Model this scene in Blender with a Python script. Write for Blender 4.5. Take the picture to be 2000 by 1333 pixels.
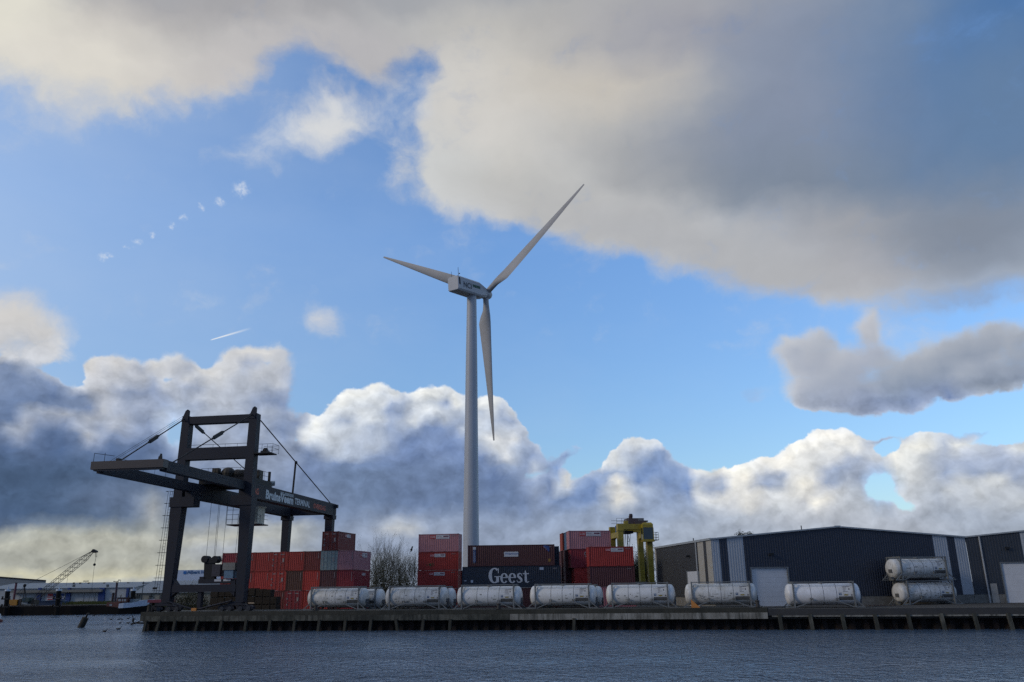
import bpy, math, random
import numpy as np
from mathutils import Vector, Matrix
R = math.radians
random.seed(7)
for o in list(bpy.data.objects): bpy.data.objects.remove(o)
scene = bpy.context.scene
col = scene.collection

# ---------------------------------------------------------------- camera
F, CX, CY, CZ, HY, HS = 1581., 1000., 666.5, 4.4, 1147., -0.0125     # photo is 2000 px wide
_n = Vector((-HS, 1, -(HY-CY)/F)).normalized(); _up = -_n
_fw = (Vector((0, 0, 1)) - _up*_up.z).normalized(); _r = _fw.cross(_up)
if _r.x < 0: _r = -_r
def ray(px, py):
    c = Vector(((px-CX)/F, (py-CY)/F, 1))
    return Vector((_r.dot(c), _fw.dot(c), _up.dot(c)))
def at(px, py, Y):                     # the point seen at a pixel, at distance Y in front of the camera
    d = ray(px, py); return Vector((0, 0, CZ)) + d*(Y/d.y)
def onz(px, py, z):
    d = ray(px, py); return Vector((0, 0, CZ)) + d*((z-CZ)/d.z)
def w2p(v):                            # direction -> pixel
    c = _r*v.x + _fw*v.y + _up*v.z
    return CX+F*c.x/c.z, CY+F*c.y/c.z
cd = bpy.data.cameras.new('camera'); cam = bpy.data.objects.new('camera', cd); col.objects.link(cam)
cd.sensor_width = 36; cd.lens = F/2000*36; cd.clip_start = .5; cd.clip_end = 20000
_w = lambda c: Vector((_r.dot(c), _fw.dot(c), _up.dot(c)))
_x, _y, _z = _w(Vector((1, 0, 0))), _w(Vector((0, -1, 0))), _w(Vector((0, 0, -1)))
cam.matrix_world = Matrix(((_x.x, _y.x, _z.x, 0), (_x.y, _y.y, _z.y, 0), (_x.z, _y.z, _z.z, CZ), (0, 0, 0, 1)))
scene.camera = cam

# ---------------------------------------------------------------- light and exposure
scene.view_settings.view_transform = 'Standard'; scene.view_settings.look = 'None'
scene.cycles.use_adaptive_sampling = True; scene.cycles.adaptive_threshold = .012; scene.cycles.adaptive_min_samples = 16
scene.cycles.use_denoising = False; scene.cycles.max_bounces = 8
scene.view_settings.exposure = 0; scene.view_settings.gamma = 1
SUN_EL, SUN_AZ = 24, -112              # azimuth from +Y (view direction), clockwise
sd = bpy.data.lights.new('sun', 'SUN'); sd.energy = .9; sd.angle = R(14); sd.color = (1, .86, .68)
sun = bpy.data.objects.new('sun', sd); col.objects.link(sun)
_sd = Vector((math.sin(R(SUN_AZ))*math.cos(R(SUN_EL)), math.cos(R(SUN_AZ))*math.cos(R(SUN_EL)), math.sin(R(SUN_EL))))
sun.rotation_euler = _sd.to_track_quat('Z', 'Y').to_euler()

# ---------------------------------------------------------------- sky: Nishita air with procedural clouds laid out by azimuth and elevation
world = bpy.data.worlds.new('World'); world.use_nodes = True
NT = world.node_tree; NT.nodes.clear()
def nd(t, ins=(), nt=None, **kw):
    n = (nt or NT).nodes.new(t)
    for k, v in kw.items(): setattr(n, k, v)
    for i, v in (ins.items() if isinstance(ins, dict) else enumerate(ins)):
        if v is None: continue
        if isinstance(v, bpy.types.NodeSocket): (nt or NT).links.new(v, n.inputs[i])
        else: n.inputs[i].default_value = v
    return n
def M(op, *a, clamp=False): return nd('ShaderNodeMath', a, operation=op, use_clamp=clamp).outputs[0]
def V(op, *a):
    n = nd('ShaderNodeVectorMath', a, operation=op); return n.outputs['Value' if op in ('DOT_PRODUCT', 'LENGTH', 'DISTANCE') else 'Vector']
def mapr(v, a, b, c=0., d=1., smooth=False):
    return nd('ShaderNodeMapRange', {0: v, 1: a, 2: b, 3: c, 4: d}, interpolation_type='SMOOTHSTEP' if smooth else 'LINEAR').outputs[0]
def mixc(f, a, b): return nd('ShaderNodeMix', {0: f, 6: a, 7: b}, data_type='RGBA').outputs[2]
def mixf(f, a, b): return nd('ShaderNodeMix', {0: f, 2: a, 3: b}, data_type='FLOAT').outputs[0]
def noise(v, sc, det=5, rough=.5, dist=0, out=0):
    return nd('ShaderNodeTexNoise', {'Vector': v, 'Scale': sc, 'Detail': det, 'Roughness': rough, 'Distortion': dist}).outputs[out]
def lin(c): return tuple((x/255/12.92 if x/255 <= .04045 else ((x/255+.055)/1.055)**2.4) for x in c)
def H(h): return tuple(int(h[i:i+2], 16) for i in (0, 2, 4))

# cloud layout: soft strokes (x, y, rx, ry, angle, amount of cloud, colour) turned into a table over azimuth and elevation
W_, H_ = 230, 130                      # table cells of 10 px, from (-150,-60)
gx, gy = np.meshgrid(-150+10*np.arange(W_), -60+10*np.arange(H_))
cov = np.zeros(gx.shape); colr = np.zeros(gx.shape+(3,)) + np.array(H('c9cdd3'))
def S(x, y, rx, ry, ang=0, c=None, h=None, soft=.5, amt=1.):
    a = R(ang); dx, dy = gx-x, gy-y
    q = np.sqrt(((dx*math.cos(a)+dy*math.sin(a))/rx)**2 + ((-dx*math.sin(a)+dy*math.cos(a))/ry)**2)
    t = np.clip((1+soft-q)/(2*soft), 0, 1); t = t*t*(3-2*t)*amt
    if c is not None: cov[:] = cov*(1-t)+c*t
    if h is not None: colr[:] = colr*(1-t[..., None]) + np.array(H(h))*t[..., None]
def band(pts, above=True, c=1., h=None, soft=40, lo=None):
    xs, ys = zip(*pts); e = np.interp(gx[0], xs, ys)[None, :]
    t = np.clip((e-gy if above else gy-e)/soft+.5, 0, 1); t = t*t*(3-2*t)
    cov[:] = cov*(1-t)+c*t
    if h: colr[:] = colr*(1-t[..., None]) + np.array(H(h))*t[..., None]
#SKYPAINT
# the big upper cloud
band([(-150,130),(0,165),(60,180),(150,200),(225,238),(290,205),(370,190),(470,165),(540,140),(590,118),(640,130),(720,160),(790,120),(850,150),(830,215),(860,260),(1000,300),(1400,300),(2150,300)], True, 1, 'c8c8c6', 130)
for x, y, rx, ry, a in [(1150,320,360,120,14),(900,300,100,130,-20),(960,360,130,60,25),(1250,400,330,90,16),(1500,450,350,110,12),(1650,500,250,75,5),(1850,440,240,120,-5),(2050,350,250,220,0),(1680,330,330,150,0)]:
    S(x, y, rx, ry, a, 1, None, .5)
S(1000,-40,1400,80,0,1,'a0a3a9',.8); S(420,20,260,60,0,None,'a2a2a6',.7); S(120,60,260,60,0,None,'c0bdba',.7)
S(0,40,110,90,0,None,'e2dfd2',.8); S(200,130,230,60,10,None,'dcd8cf',.7); S(520,130,240,60,-5,None,'c2bfbe',.7); S(700,110,180,50,0,None,'b4b3b6',.7)
S(960,230,140,170,0,None,'cfcdc9',.6); S(860,330,110,70,20,None,'cbcdcd',.6)
S(1230,150,230,100,0,None,'c5c0b8',.7); S(1200,50,300,60,0,None,'bab8b4',.8); S(1400,60,250,70,0,None,'9c9ea8',.8)
S(1300,330,200,70,10,None,'a9aaab',.7); S(1500,280,220,110,0,None,'8b93a2',.8); S(1100,400,180,60,20,None,'bdbdba',.7)
S(1250,450,260,60,14,None,'b4b5b7',.7); S(1750,240,260,210,0,None,'70809a',.8); S(1650,330,230,70,-5,None,'788595',.8); S(1580,150,160,180,0,None,'8691a6',.8)
S(1900,120,220,260,0,None,'6681a6',.8); S(2000,40,150,170,0,.85,'4a73a8',.8); S(1970,250,120,200,0,None,'6480a3',.8)
S(1700,450,200,55,0,None,'a0a3aa',.7); S(1620,540,190,45,0,None,'a9aab0',.7); S(1900,450,160,90,0,None,'838d9d',.8); S(1900,585,150,30,-8,.6,'8fa4c4',.8)
S(1420,500,260,45,14,None,'b0b2b6',.7)
# holes and wisps around them
S(832,128,34,42,30,.22,None,.8); S(600,150,70,28,5,.12,None,.7); S(790,250,50,60,0,.05,None,.6); S(720,190,60,30,0,.25,None,.8)
S(790,200,40,60,30,.42,'c3cddb',.8,.8)
S(560,265,110,48,-20,.42,'c8d0dc',.9); S(632,240,62,48,-10,.85,'d6d8da',.7); S(530,270,50,30,-30,.52,None,.8)
S(790,340,40,40,0,.55,None,.8)
S(60,330,260,260,0,None,None); S(636,630,26,34,0,.60,'cdd0d6',.9); S(652,655,24,24,0,.55,'c6cbd4',.9); S(390,585,40,20,-10,.47,'cdd6e0',.8)
# cloud in the upper left of the bank and the right-hand cloud
S(10,630,110,50,5,.8,'cfcdcb',.8); S(40,660,90,30,0,.85,'cbcbcc',.7); S(60,690,90,28,5,.7,'c3c6cc',.6); S(0,510,40,18,0,.5,'c5d0df',.8)
S(1760,628,260,18,-4,.12,None,.7); _r5 = random.Random(5)
def soft_cloud(pts):
    for x, y, r, lit_, shd_ in pts:
        dx, dy = (gx-x)/r, (gy-y)/(r*.8); q = np.sqrt(dx*dx+dy*dy); t = np.clip((1.5-q)/1.0, 0, 1); t = t*t*(3-2*t)
        cov[:] = np.maximum(cov, t); l = np.clip(-.55*dx-.5*dy+.25, 0, 1)[..., None]
        colr[:] = colr*(1-t[..., None])+(np.array(H(shd_))*(1-l)+np.array(H(lit_))*l)*t[..., None]
soft_cloud([(1985,700,58,'a6afc2','8090b0'),(1920,690,52,'aab3c4','8292b0'),(1860,705,46,'a9b2c3','8494b2'),(1800,735,46,'a4aec2','8292b3'),(1850,755,34,'9aa6bf','7a8cb0'),(1760,765,50,'a2acc0','8494b4'),(1700,775,48,'a6aec0','8795b2'),
            (1650,770,52,'b6bac4','939db2'),(1590,770,46,'c0c2c8','9ba4b6'),(1640,720,58,'c6c8cd','a3aab8'),(1575,705,48,'cccdd0','a8aebb'),(1545,690,30,'c6c9cf','a9b0be'),(1600,665,36,'c6c9d0','aab1be'),(1700,700,48,'bcc0c9','9aa3b6'),(1692,645,32,'cdced2','b0b5c0'),(1705,625,22,'d0d1d4','b6bac4')]+[(x, y, r, 'b4b9c2', '8c97a9') for x, y, r in ((1740,735,52),(1785,722,46),(1835,705,50),(1885,675,42),(1940,662,40),(1995,672,50),(1960,725,48),(1900,735,44),(2060,700,60))])
S(1850, 800, 60, 20, 0, .2, None, .8); S(1470, 780, 28, 18, 0, .45, '93a4c4', .9)
S(1950,845,110,12,-4,.56,'8c9ebd',.7)
# cumulus bank: clouds built up from many round puffs, each lit from the upper left
crnd = random.Random(11)
def puff_(x, y, r, lit, shd, k, c=1., soft=.28):
    dx, dy = (gx-x)/r, (gy-y)/(r*.86); q = np.sqrt(dx*dx+dy*dy); t = np.clip((1+soft-q)/(2*soft), 0, 1); t = t*t*(3-2*t)
    nz = np.sqrt(np.clip(1-q*q, 0, 1)); l = np.clip(-.50*dx-.72*dy+.42*nz, 0, 1)*k; l = l[..., None]
    cov[:] = np.maximum(cov, t*c) if c >= 1 else cov*(1-t)+c*t
    colr[:] = colr*(1-t[..., None]) + (np.array(shd)*(1-l)+np.array(lit)*l)*t[..., None]
def cumulus(top, base, lit, shd, low_, n, r0=20, r1_=58, depth=110, edge=26):
    lit, shd, low_ = (np.array(H(h)) for h in (lit, shd, low_)); xs, ys = zip(*top); P = []
    x = xs[0]
    for _ in range(n):
        x = crnd.uniform(xs[0], xs[-1]); t = np.interp(x, xs, ys); d = crnd.random()**1.3*(base-t); r = r0+(r1_-r0)*min(1, d/depth)*crnd.uniform(.5, 1.2)+crnd.uniform(0, 8)
        P.append((x, t+r*.75+d, r, d))
    x = xs[0]
    while x < xs[-1]:
        t = np.interp(x, xs, ys); r = r0*crnd.uniform(.7, 1.25); P.append((x, t+r*.8, r, 0)); x += r*.85
    for x, y, r, d in sorted(P, key=lambda p: p[3]):
        f = math.exp(-d/depth); s = shd*f+low_*(1-f); puff_(x, y, r, lit, s, .25+.85*f)
S(1000, 1130, 1300, 110, 0, 1, 'a3adbb', .35)
cumulus([(1745,905),(1772,868),(1795,842),(1815,838),(1840,850),(1870,862),(1925,868),(2000,862),(2100,850)], 1040, 'fffaea', 'a3adbf', '98a3b7', 120, 17, 46, 80)
cumulus([(1335,940),(1370,918),(1440,908),(1480,892),(1520,880),(1560,862),(1600,846),(1640,836),(1680,850),(1705,880),(1722,915)], 1030, 'fffaee', 'a9b3c4', 'a0aabb', 150, 18, 48, 105)
for x, y, r in ((1430,965,34),(1470,985,30),(1580,960,36),(1610,990,30),(1200,960,28),(1215,985,30),(1460,945,26)): puff_(x, y, r, H('eeeadf'), H('c0c2c6'), 1.1)
cumulus([(1180,915),(1205,880),(1228,856),(1250,850),(1275,858),(1292,872),(1300,900),(1330,925)], 1030, 'fffcf0', '8799bd', '8496b6', 60, 14, 38, 50)
S(1150, 1025, 270, 62, 0, 1, '9aa8bf', .4)
for x, y, r in ((1290,905,34),(1320,925,30),(1250,925,26),(1345,940,26),(1180,945,34),(1150,955,34),(1120,975,34),(1085,990,36),(1040,985,40),(1000,1000,40)): puff_(x, y, r, H('a3b4d0'), H('7389b0'), .7)
for x, y, r in ((1660,915,30),(1700,930,30),(1620,925,26),(1500,935,26),(1400,945,24),(1850,910,30),(1900,905,34),(1950,900,34),(1990,915,34)): puff_(x, y, r, H('c6ccd8'), H('96a3bb'), .7)
for x, y, r in ((1206,955,24),(1216,985,26),(1205,1005,22),(1100,930,17),(1095,950,15),(985,945,22),(970,965,20),(990,975,18)): puff_(x, y, r, H('f0ece2'), H('c3c6ca'), 1.1)
for x, y, r in ((1080,905,22),(1110,885,18),(1060,925,26),(1130,872,10)): puff_(x, y, r, H('9fb2d2'), H('8097bd'), .6, .72, .5)
cumulus([(596,870),(606,835),(622,812),(648,790),(668,766),(694,768),(716,752),(740,748),(768,760),(792,776),(820,770),(842,756),(870,752),(900,772),(935,776),(965,778),(990,792),(1010,808),(1005,830),(1040,866)], 1010, 'fffdf3', '8a9bbb', '6a7da2', 190, 17, 50, 105)

for x, y, r in ((800,862,26),(835,850,30),(868,862,30),(900,880,34),(850,890,46),(790,905,40),(740,925,40),(700,930,34),(655,925,30),(920,905,36),(880,920,44),(950,925,34)): puff_(x, y, r, H('9fafcb'), H('6b7fa6'), .55); S(700, 985, 200, 60, 0, None, '7384a0', .5); S(870, 970, 110, 60, 0, None, '7182a0', .5)
for x, y, r in ((975,875,26),(1010,862,24),(992,895,24)): puff_(x, y, r, H('f2efe8'), H('9aa8c0'), 1.0)
cumulus([(285,712),(300,700),(335,692),(372,700),(400,714),(430,705),(447,688),(462,674),(500,684),(555,680),(570,720),(580,770),(584,830)], 990, 'e6e3dd', '8f9cb6', '7485a5', 150, 17, 52, 95)
cumulus([(180,735),(192,700),(215,686),(262,690),(285,712),(300,740),(320,780)], 900, 'dedad4', '94a0b8', '8290ab', 60, 17, 44, 90)
S(345, 830, 30, 40, 0, .55, 'b4c4dc', .7)
cumulus([(-150,720),(0,708),(60,722),(110,742),(160,768),(185,800),(240,830),(320,850)], 980, '8f9db6', '66789a', '566a8c', 120, 24, 70, 80)
for x, y, r in ((60,820,26),(95,812,24),(130,815,20),(170,830,30),(210,815,34),(240,835,30),(180,860,30),(30,850,24)): puff_(x, y, r, H('c6c8cc'), H('8e9ab2'), .9)
S(110, 965, 330, 62, 3, 1, '53657f', .5); S(330, 975, 180, 45, 0, 1, '6c7b94', .6); S(300, 1000, 25, 36, 0, None, 'a4a8ac', .7); S(560, 985, 120, 40, 0, None, '7b8aa4', .6)
S(1722, 952, 26, 30, 0, .05, 'a8c8ea', .6); S(1765, 985, 34, 14, 30, .2, None, .7)
S(578, 770, 16, 40, 0, .15, None, .8); S(1150, 888, 30, 14, -20, .15, None, .8); S(335, 735, 16, 20, 0, .35, None, .9); S(345, 850, 22, 26, 0, .35, 'b4c4dc', .9); S(1040, 930, 26, 16, 0, .35, None, .9)
S(1130, 1030, 240, 36, 0, None, '94a1b7', .6); S(1440, 1040, 160, 36, 0, None, 'a5aebc', .6); S(1900, 1030, 300, 30, 0, None, 'a3acba', .6); S(1650, 1030, 180, 26, 0, None, 'b4b9c2', .6)
S(1950, 845, 110, 9, -4, .5, '8c9ebd', .7); S(1740, 858, 50, 5, -6, .7, '95a3bd', .8)
# low strip under the bank
S(150,1090,420,62,-3,.97,'a8aaa2',.4); S(100,1058,220,16,0,None,'b6b7ac',.6); S(60,1128,420,13,-1,None,'c6c3ac',.6); S(480,1060,130,40,0,None,'a3aab4',.6)
S(420,1050,120,14,0,None,'b9bab2',.7); S(570,1040,60,12,0,None,'b9bbb6',.7); S(800,1040,160,40,0,None,'95a1b6',.6); S(780,1030,40,14,0,None,'bcbfc2',.7); S(640,1120,120,40,0,None,'a0a9b4',.7)
S(1000,1120,300,50,0,None,'8b99b0',.7); S(1500,1080,500,40,0,None,'a0abbc',.7)

_k = (np.clip((gy-680)/60, 0, 1)*np.clip((1070-gy)/60, 0, 1))[..., None]
colr = np.clip(colr+_k*((colr-np.array([172, 172, 170]))*.10+np.array([-1., 0., 1.])), 0, 255)
A0, A1 = -44.6, 44.6                     # azimuth range in degrees
def sample(az, el):
    v = Vector((math.sin(R(az))*math.cos(R(el)), math.cos(R(az))*math.cos(R(el)), math.sin(R(el))))
    x, y = w2p(v); i = min(max((x+150)/10, 0), W_-1.01); j = min(max((y+60)/10, 0), H_-1.01)
    a, b = int(i), int(j); f, g = i-a, j-b
    bl = lambda T: T[b, a]*(1-f)*(1-g)+T[b, a+1]*f*(1-g)+T[b+1, a]*(1-f)*g+T[b+1, a+1]*f*g
    return (*[float(q) for q in lin(bl(colr))], float(bl(cov)))
def rowgroup(vals, K):                     # one row of the table as a small node group: K ramps of 32 stops side by side
    g = bpy.data.node_groups.new('sky_row', 'ShaderNodeTree')
    g.interface.new_socket('u', in_out='INPUT', socket_type='NodeSocketFloat'); g.interface.new_socket('c', in_out='OUTPUT', socket_type='NodeSocketColor'); g.interface.new_socket('a', in_out='OUTPUT', socket_type='NodeSocketFloat')
    rs = []
    for s in range(K):
        n = g.nodes.new('ShaderNodeValToRGB'); cr = n.color_ramp; cr.interpolation = 'LINEAR'
        while len(cr.elements) < 32: cr.elements.new(.5)
        for k, c in enumerate(vals[31*s:31*s+32]): cr.elements[k].position = k/31; cr.elements[k].color = c
        rs.append(n)
    u_ = g.nodes.new('NodeGroupInput').outputs[0]; c = a = None
    for s, n in enumerate(rs):
        f = nd('ShaderNodeMath', [u_, float(K), -float(s)], nt=g, operation='MULTIPLY_ADD', use_clamp=True).outputs[0]
        if c is not None: f = nd('ShaderNodeMath', [a, 1e-7, f], nt=g, operation='MULTIPLY_ADD').outputs[0]
        g.links.new(f, n.inputs[0])
        if c is None: c, a = n.outputs
        else:
            q = nd('ShaderNodeMath', [u_, s/K], nt=g, operation='GREATER_THAN').outputs[0]
            c = nd('ShaderNodeMix', {0: q, 6: c, 7: n.outputs[0]}, nt=g, data_type='RGBA').outputs[2]; a = nd('ShaderNodeMix', {0: q, 2: a, 3: n.outputs[1]}, nt=g, data_type='FLOAT').outputs[0]
    o = g.nodes.new('NodeGroupOutput'); g.links.new(c, o.inputs[0]); g.links.new(a, o.inputs[1]); return g
def table(K, EH, E0, E1):                # EH rows
    EW = 31*K+1
    return [rowgroup([sample(A0+(A1-A0)*k/(EW-1), E0+(E1-E0)*j/(EH-1)) for k in range(EW)], K) for j in range(EH)]
TLOW, THIGH = (4, 34, -.4, 19.8), (2, 18, 17.5, 41.)
rlow, rhigh = table(*TLOW), table(*THIGH)
tc = nd('ShaderNodeTexCoord').outputs['Generated']
D = V('NORMALIZE', tc)
def azel(d):
    s = nd('ShaderNodeSeparateXYZ', [d])
    return M('MULTIPLY', M('ARCTAN2', s.outputs[0], s.outputs[1]), 57.29578), M('MULTIPLY', M('ARCSINE', s.outputs[2]), 57.29578)
el0 = azel(D)[1]
wn = noise(V('MULTIPLY', D, (1, 1, 1.25)), 8, 3, .55, 0, 1)            # warp so that nothing keeps the shape of a stroke
wn2 = noise(D, 30, 4, .6, 0, 1)
DW = V('ADD', D, V('ADD', V('SCALE', V('SUBTRACT', wn, (.5, .5, .5)), None, None, mapr(el0, 14, 26, .022, .07)), V('SCALE', V('SUBTRACT', wn2, (.5, .5, .5)), None, None, .020)))
az, el = azel(DW)
u = mapr(az, A0, A1); u.node.clamp = True
def look(tab, spec, prev):
    K, EH, E0, E1 = spec; v = mapr(el, E0, E1, 0, EH-1); cc = aa = None
    for j in range(EH):
        src = aa if aa is not None else prev
        f = u if src is None else M('MULTIPLY_ADD', src, 1e-7, u)                 # chained so that the shader evaluates one row after another
        n = NT.nodes.new('ShaderNodeGroup'); n.node_tree = tab[j]; NT.links.new(f, n.inputs[0]); c, a = n.outputs
        if cc is None: cc, aa = c, a
        else:
            f = mapr(v, j-1, j); cc = mixc(f, cc, c); aa = mixf(f, aa, a)
    return cc, aa
c1, a1 = look(rlow, TLOW, None); c2, a2 = look(rhigh, THIGH, a1)
hl_ = mapr(el, 18, 19.5); cc, aa = mixc(hl_, c1, c2), mixf(hl_, a1, a2)
# edges and modelling of the clouds
low = M('MULTIPLY', mapr(el0, 17.5, 12.5, smooth=True), M('SUBTRACT', 1, M('MULTIPLY', mapr(az, 13, 18), mapr(el0, 11.2, 12.6))))                  # 1 in the crisp cumulus bank, 0 in the soft upper cloud
Dn = V('MULTIPLY', DW, (1, 1, 1.3))
L = (-.012, -.004, .012)                              # towards the light
# small puffs in a row and a contrail, each a spot or streak in a fixed direction
def billow(p):
    n = nd('ShaderNodeTexVoronoi', {'Vector': p, 'Scale': 46, 'Detail': 2, 'Roughness': .5, 'Lacunarity': 2.2}, feature='F1', normalize=True)
    return M('SUBTRACT', 1, n.outputs['Distance'])
b0 = billow(Dn); b1 = billow(V('ADD', Dn, L))
f0 = noise(Dn, 16, 6, .6); f1 = noise(V('ADD', Dn, (-.02, -.005, .02)), 16, 6, .6)
n0 = mixf(low, f0, M('ADD', M('MULTIPLY', b0, .6), M('MULTIPLY', f0, .4)))
amp = mixf(low, 1.35, .85)
den = M('ADD', aa, M('MULTIPLY', M('SUBTRACT', n0, mixf(low, .5, .62)), amp))
wd = mixf(low, .42, .11)
alpha = nd('ShaderNodeMapRange', {0: den, 1: M('SUBTRACT', .5, wd), 2: M('ADD', .5, wd)}, interpolation_type='SMOOTHSTEP').outputs[0]
emb = M('ADD', M('MULTIPLY', M('SUBTRACT', b0, b1), mixf(low, .0, .75)), M('MULTIPLY', M('SUBTRACT', f0, f1), mixf(low, .12, .4)))
rim = mapr(den, .5, .85, .12, 0.)                      # sunlit thin edges
gain = M('ADD', M('ADD', 1, emb), M('MULTIPLY', rim, low))
cloud = V('MULTIPLY', cc, nd('ShaderNodeCombineXYZ', [gain, gain, gain]).outputs[0])
sky = nd('ShaderNodeTexSky', sky_type='NISHITA', sun_disc=False, sun_elevation=R(SUN_EL), sun_rotation=R(SUN_AZ % 360), air_density=1.0, dust_density=.6, ozone_density=1.6)
STR = .1
clear = V('MULTIPLY', sky.outputs[0], mixc(mapr(el0, 3, 24, 0, 1), (1.00, 1.17, 1.32, 1), (1.42, 1.80, 2.22, 1)))
veil = M('ADD', mapr(az, -46, 2, .50, 0, smooth=True), M('MULTIPLY', M('SUBTRACT', noise(V('MULTIPLY', D, (1, 1, 2)), 3.5, 5, .6), .5), .35), clamp=True)
clear = mixc(veil, clear, tuple(x/STR for x in lin((184, 203, 228)))+(1,))
DT = V('ADD', D, V('SCALE', V('SUBTRACT', noise(D, 90, 3, .6, 0, 1), (.5, .5, .5)), None, None, .016))
puff = None; pn_ = noise(D, 170, 3, .6)
for x, y, r in [(471,370,20),(432,394,12),(395,408,9),(360,428,9),(335,441,8),(298,458,6),(268,474,10),(248,482,6),(203,501,9),(215,498,7)]:
    p = ray(x, y).normalized()
    q = mapr(V('DISTANCE', DT, tuple(p)), r/F*1.05, 0, 0, .62 if r > 15 else .55, smooth=True)
    q = M('MULTIPLY', q, mapr(pn_, .38, .62, .15, 1))
    puff = q if puff is None else M('MAXIMUM', puff, q)
p1, p2 = ray(410, 665).normalized(), ray(492, 641).normalized()
dd = (p2-p1).normalized(); nn = p1.cross(p2).normalized()
along = M('SUBTRACT', V('DOT_PRODUCT', D, tuple(dd)), p1.dot(dd))
ln = (p2-p1).length
wid = mapr(along, 0, ln, .0008, .0022)
con = M('MULTIPLY', M('DIVIDE', M('SUBTRACT', wid, M('ABSOLUTE', V('DOT_PRODUCT', D, tuple(nn)))), wid, clamp=True), M('MULTIPLY', mapr(along, 0, .003, 0, 1), mapr(along, ln*.35, ln, 1, 0)))
clear = mixc(M('MAXIMUM', puff, M('MULTIPLY', con, 1.0)), clear, tuple(x/STR for x in lin((232, 236, 240)))+(1,))
full = mixc(alpha, clear, V('SCALE', cloud, None, None, 1/STR))
back = mapr(nd('ShaderNodeSeparateXYZ', [D]).outputs[1], .45, -.25, 0, 1, smooth=True)      # clearer blue sky behind the camera
full = mixc(back, full, tuple(x/STR for x in lin((118, 142, 182)))+(1,))
bg = nd('ShaderNodeBackground', {0: full, 1: STR}); nd('ShaderNodeOutputWorld', [bg.outputs[0]])
scene.world = world
world.cycles.sampling_method = 'MANUAL'; world.cycles.sample_map_resolution = 1024
#SKYEND

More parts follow.
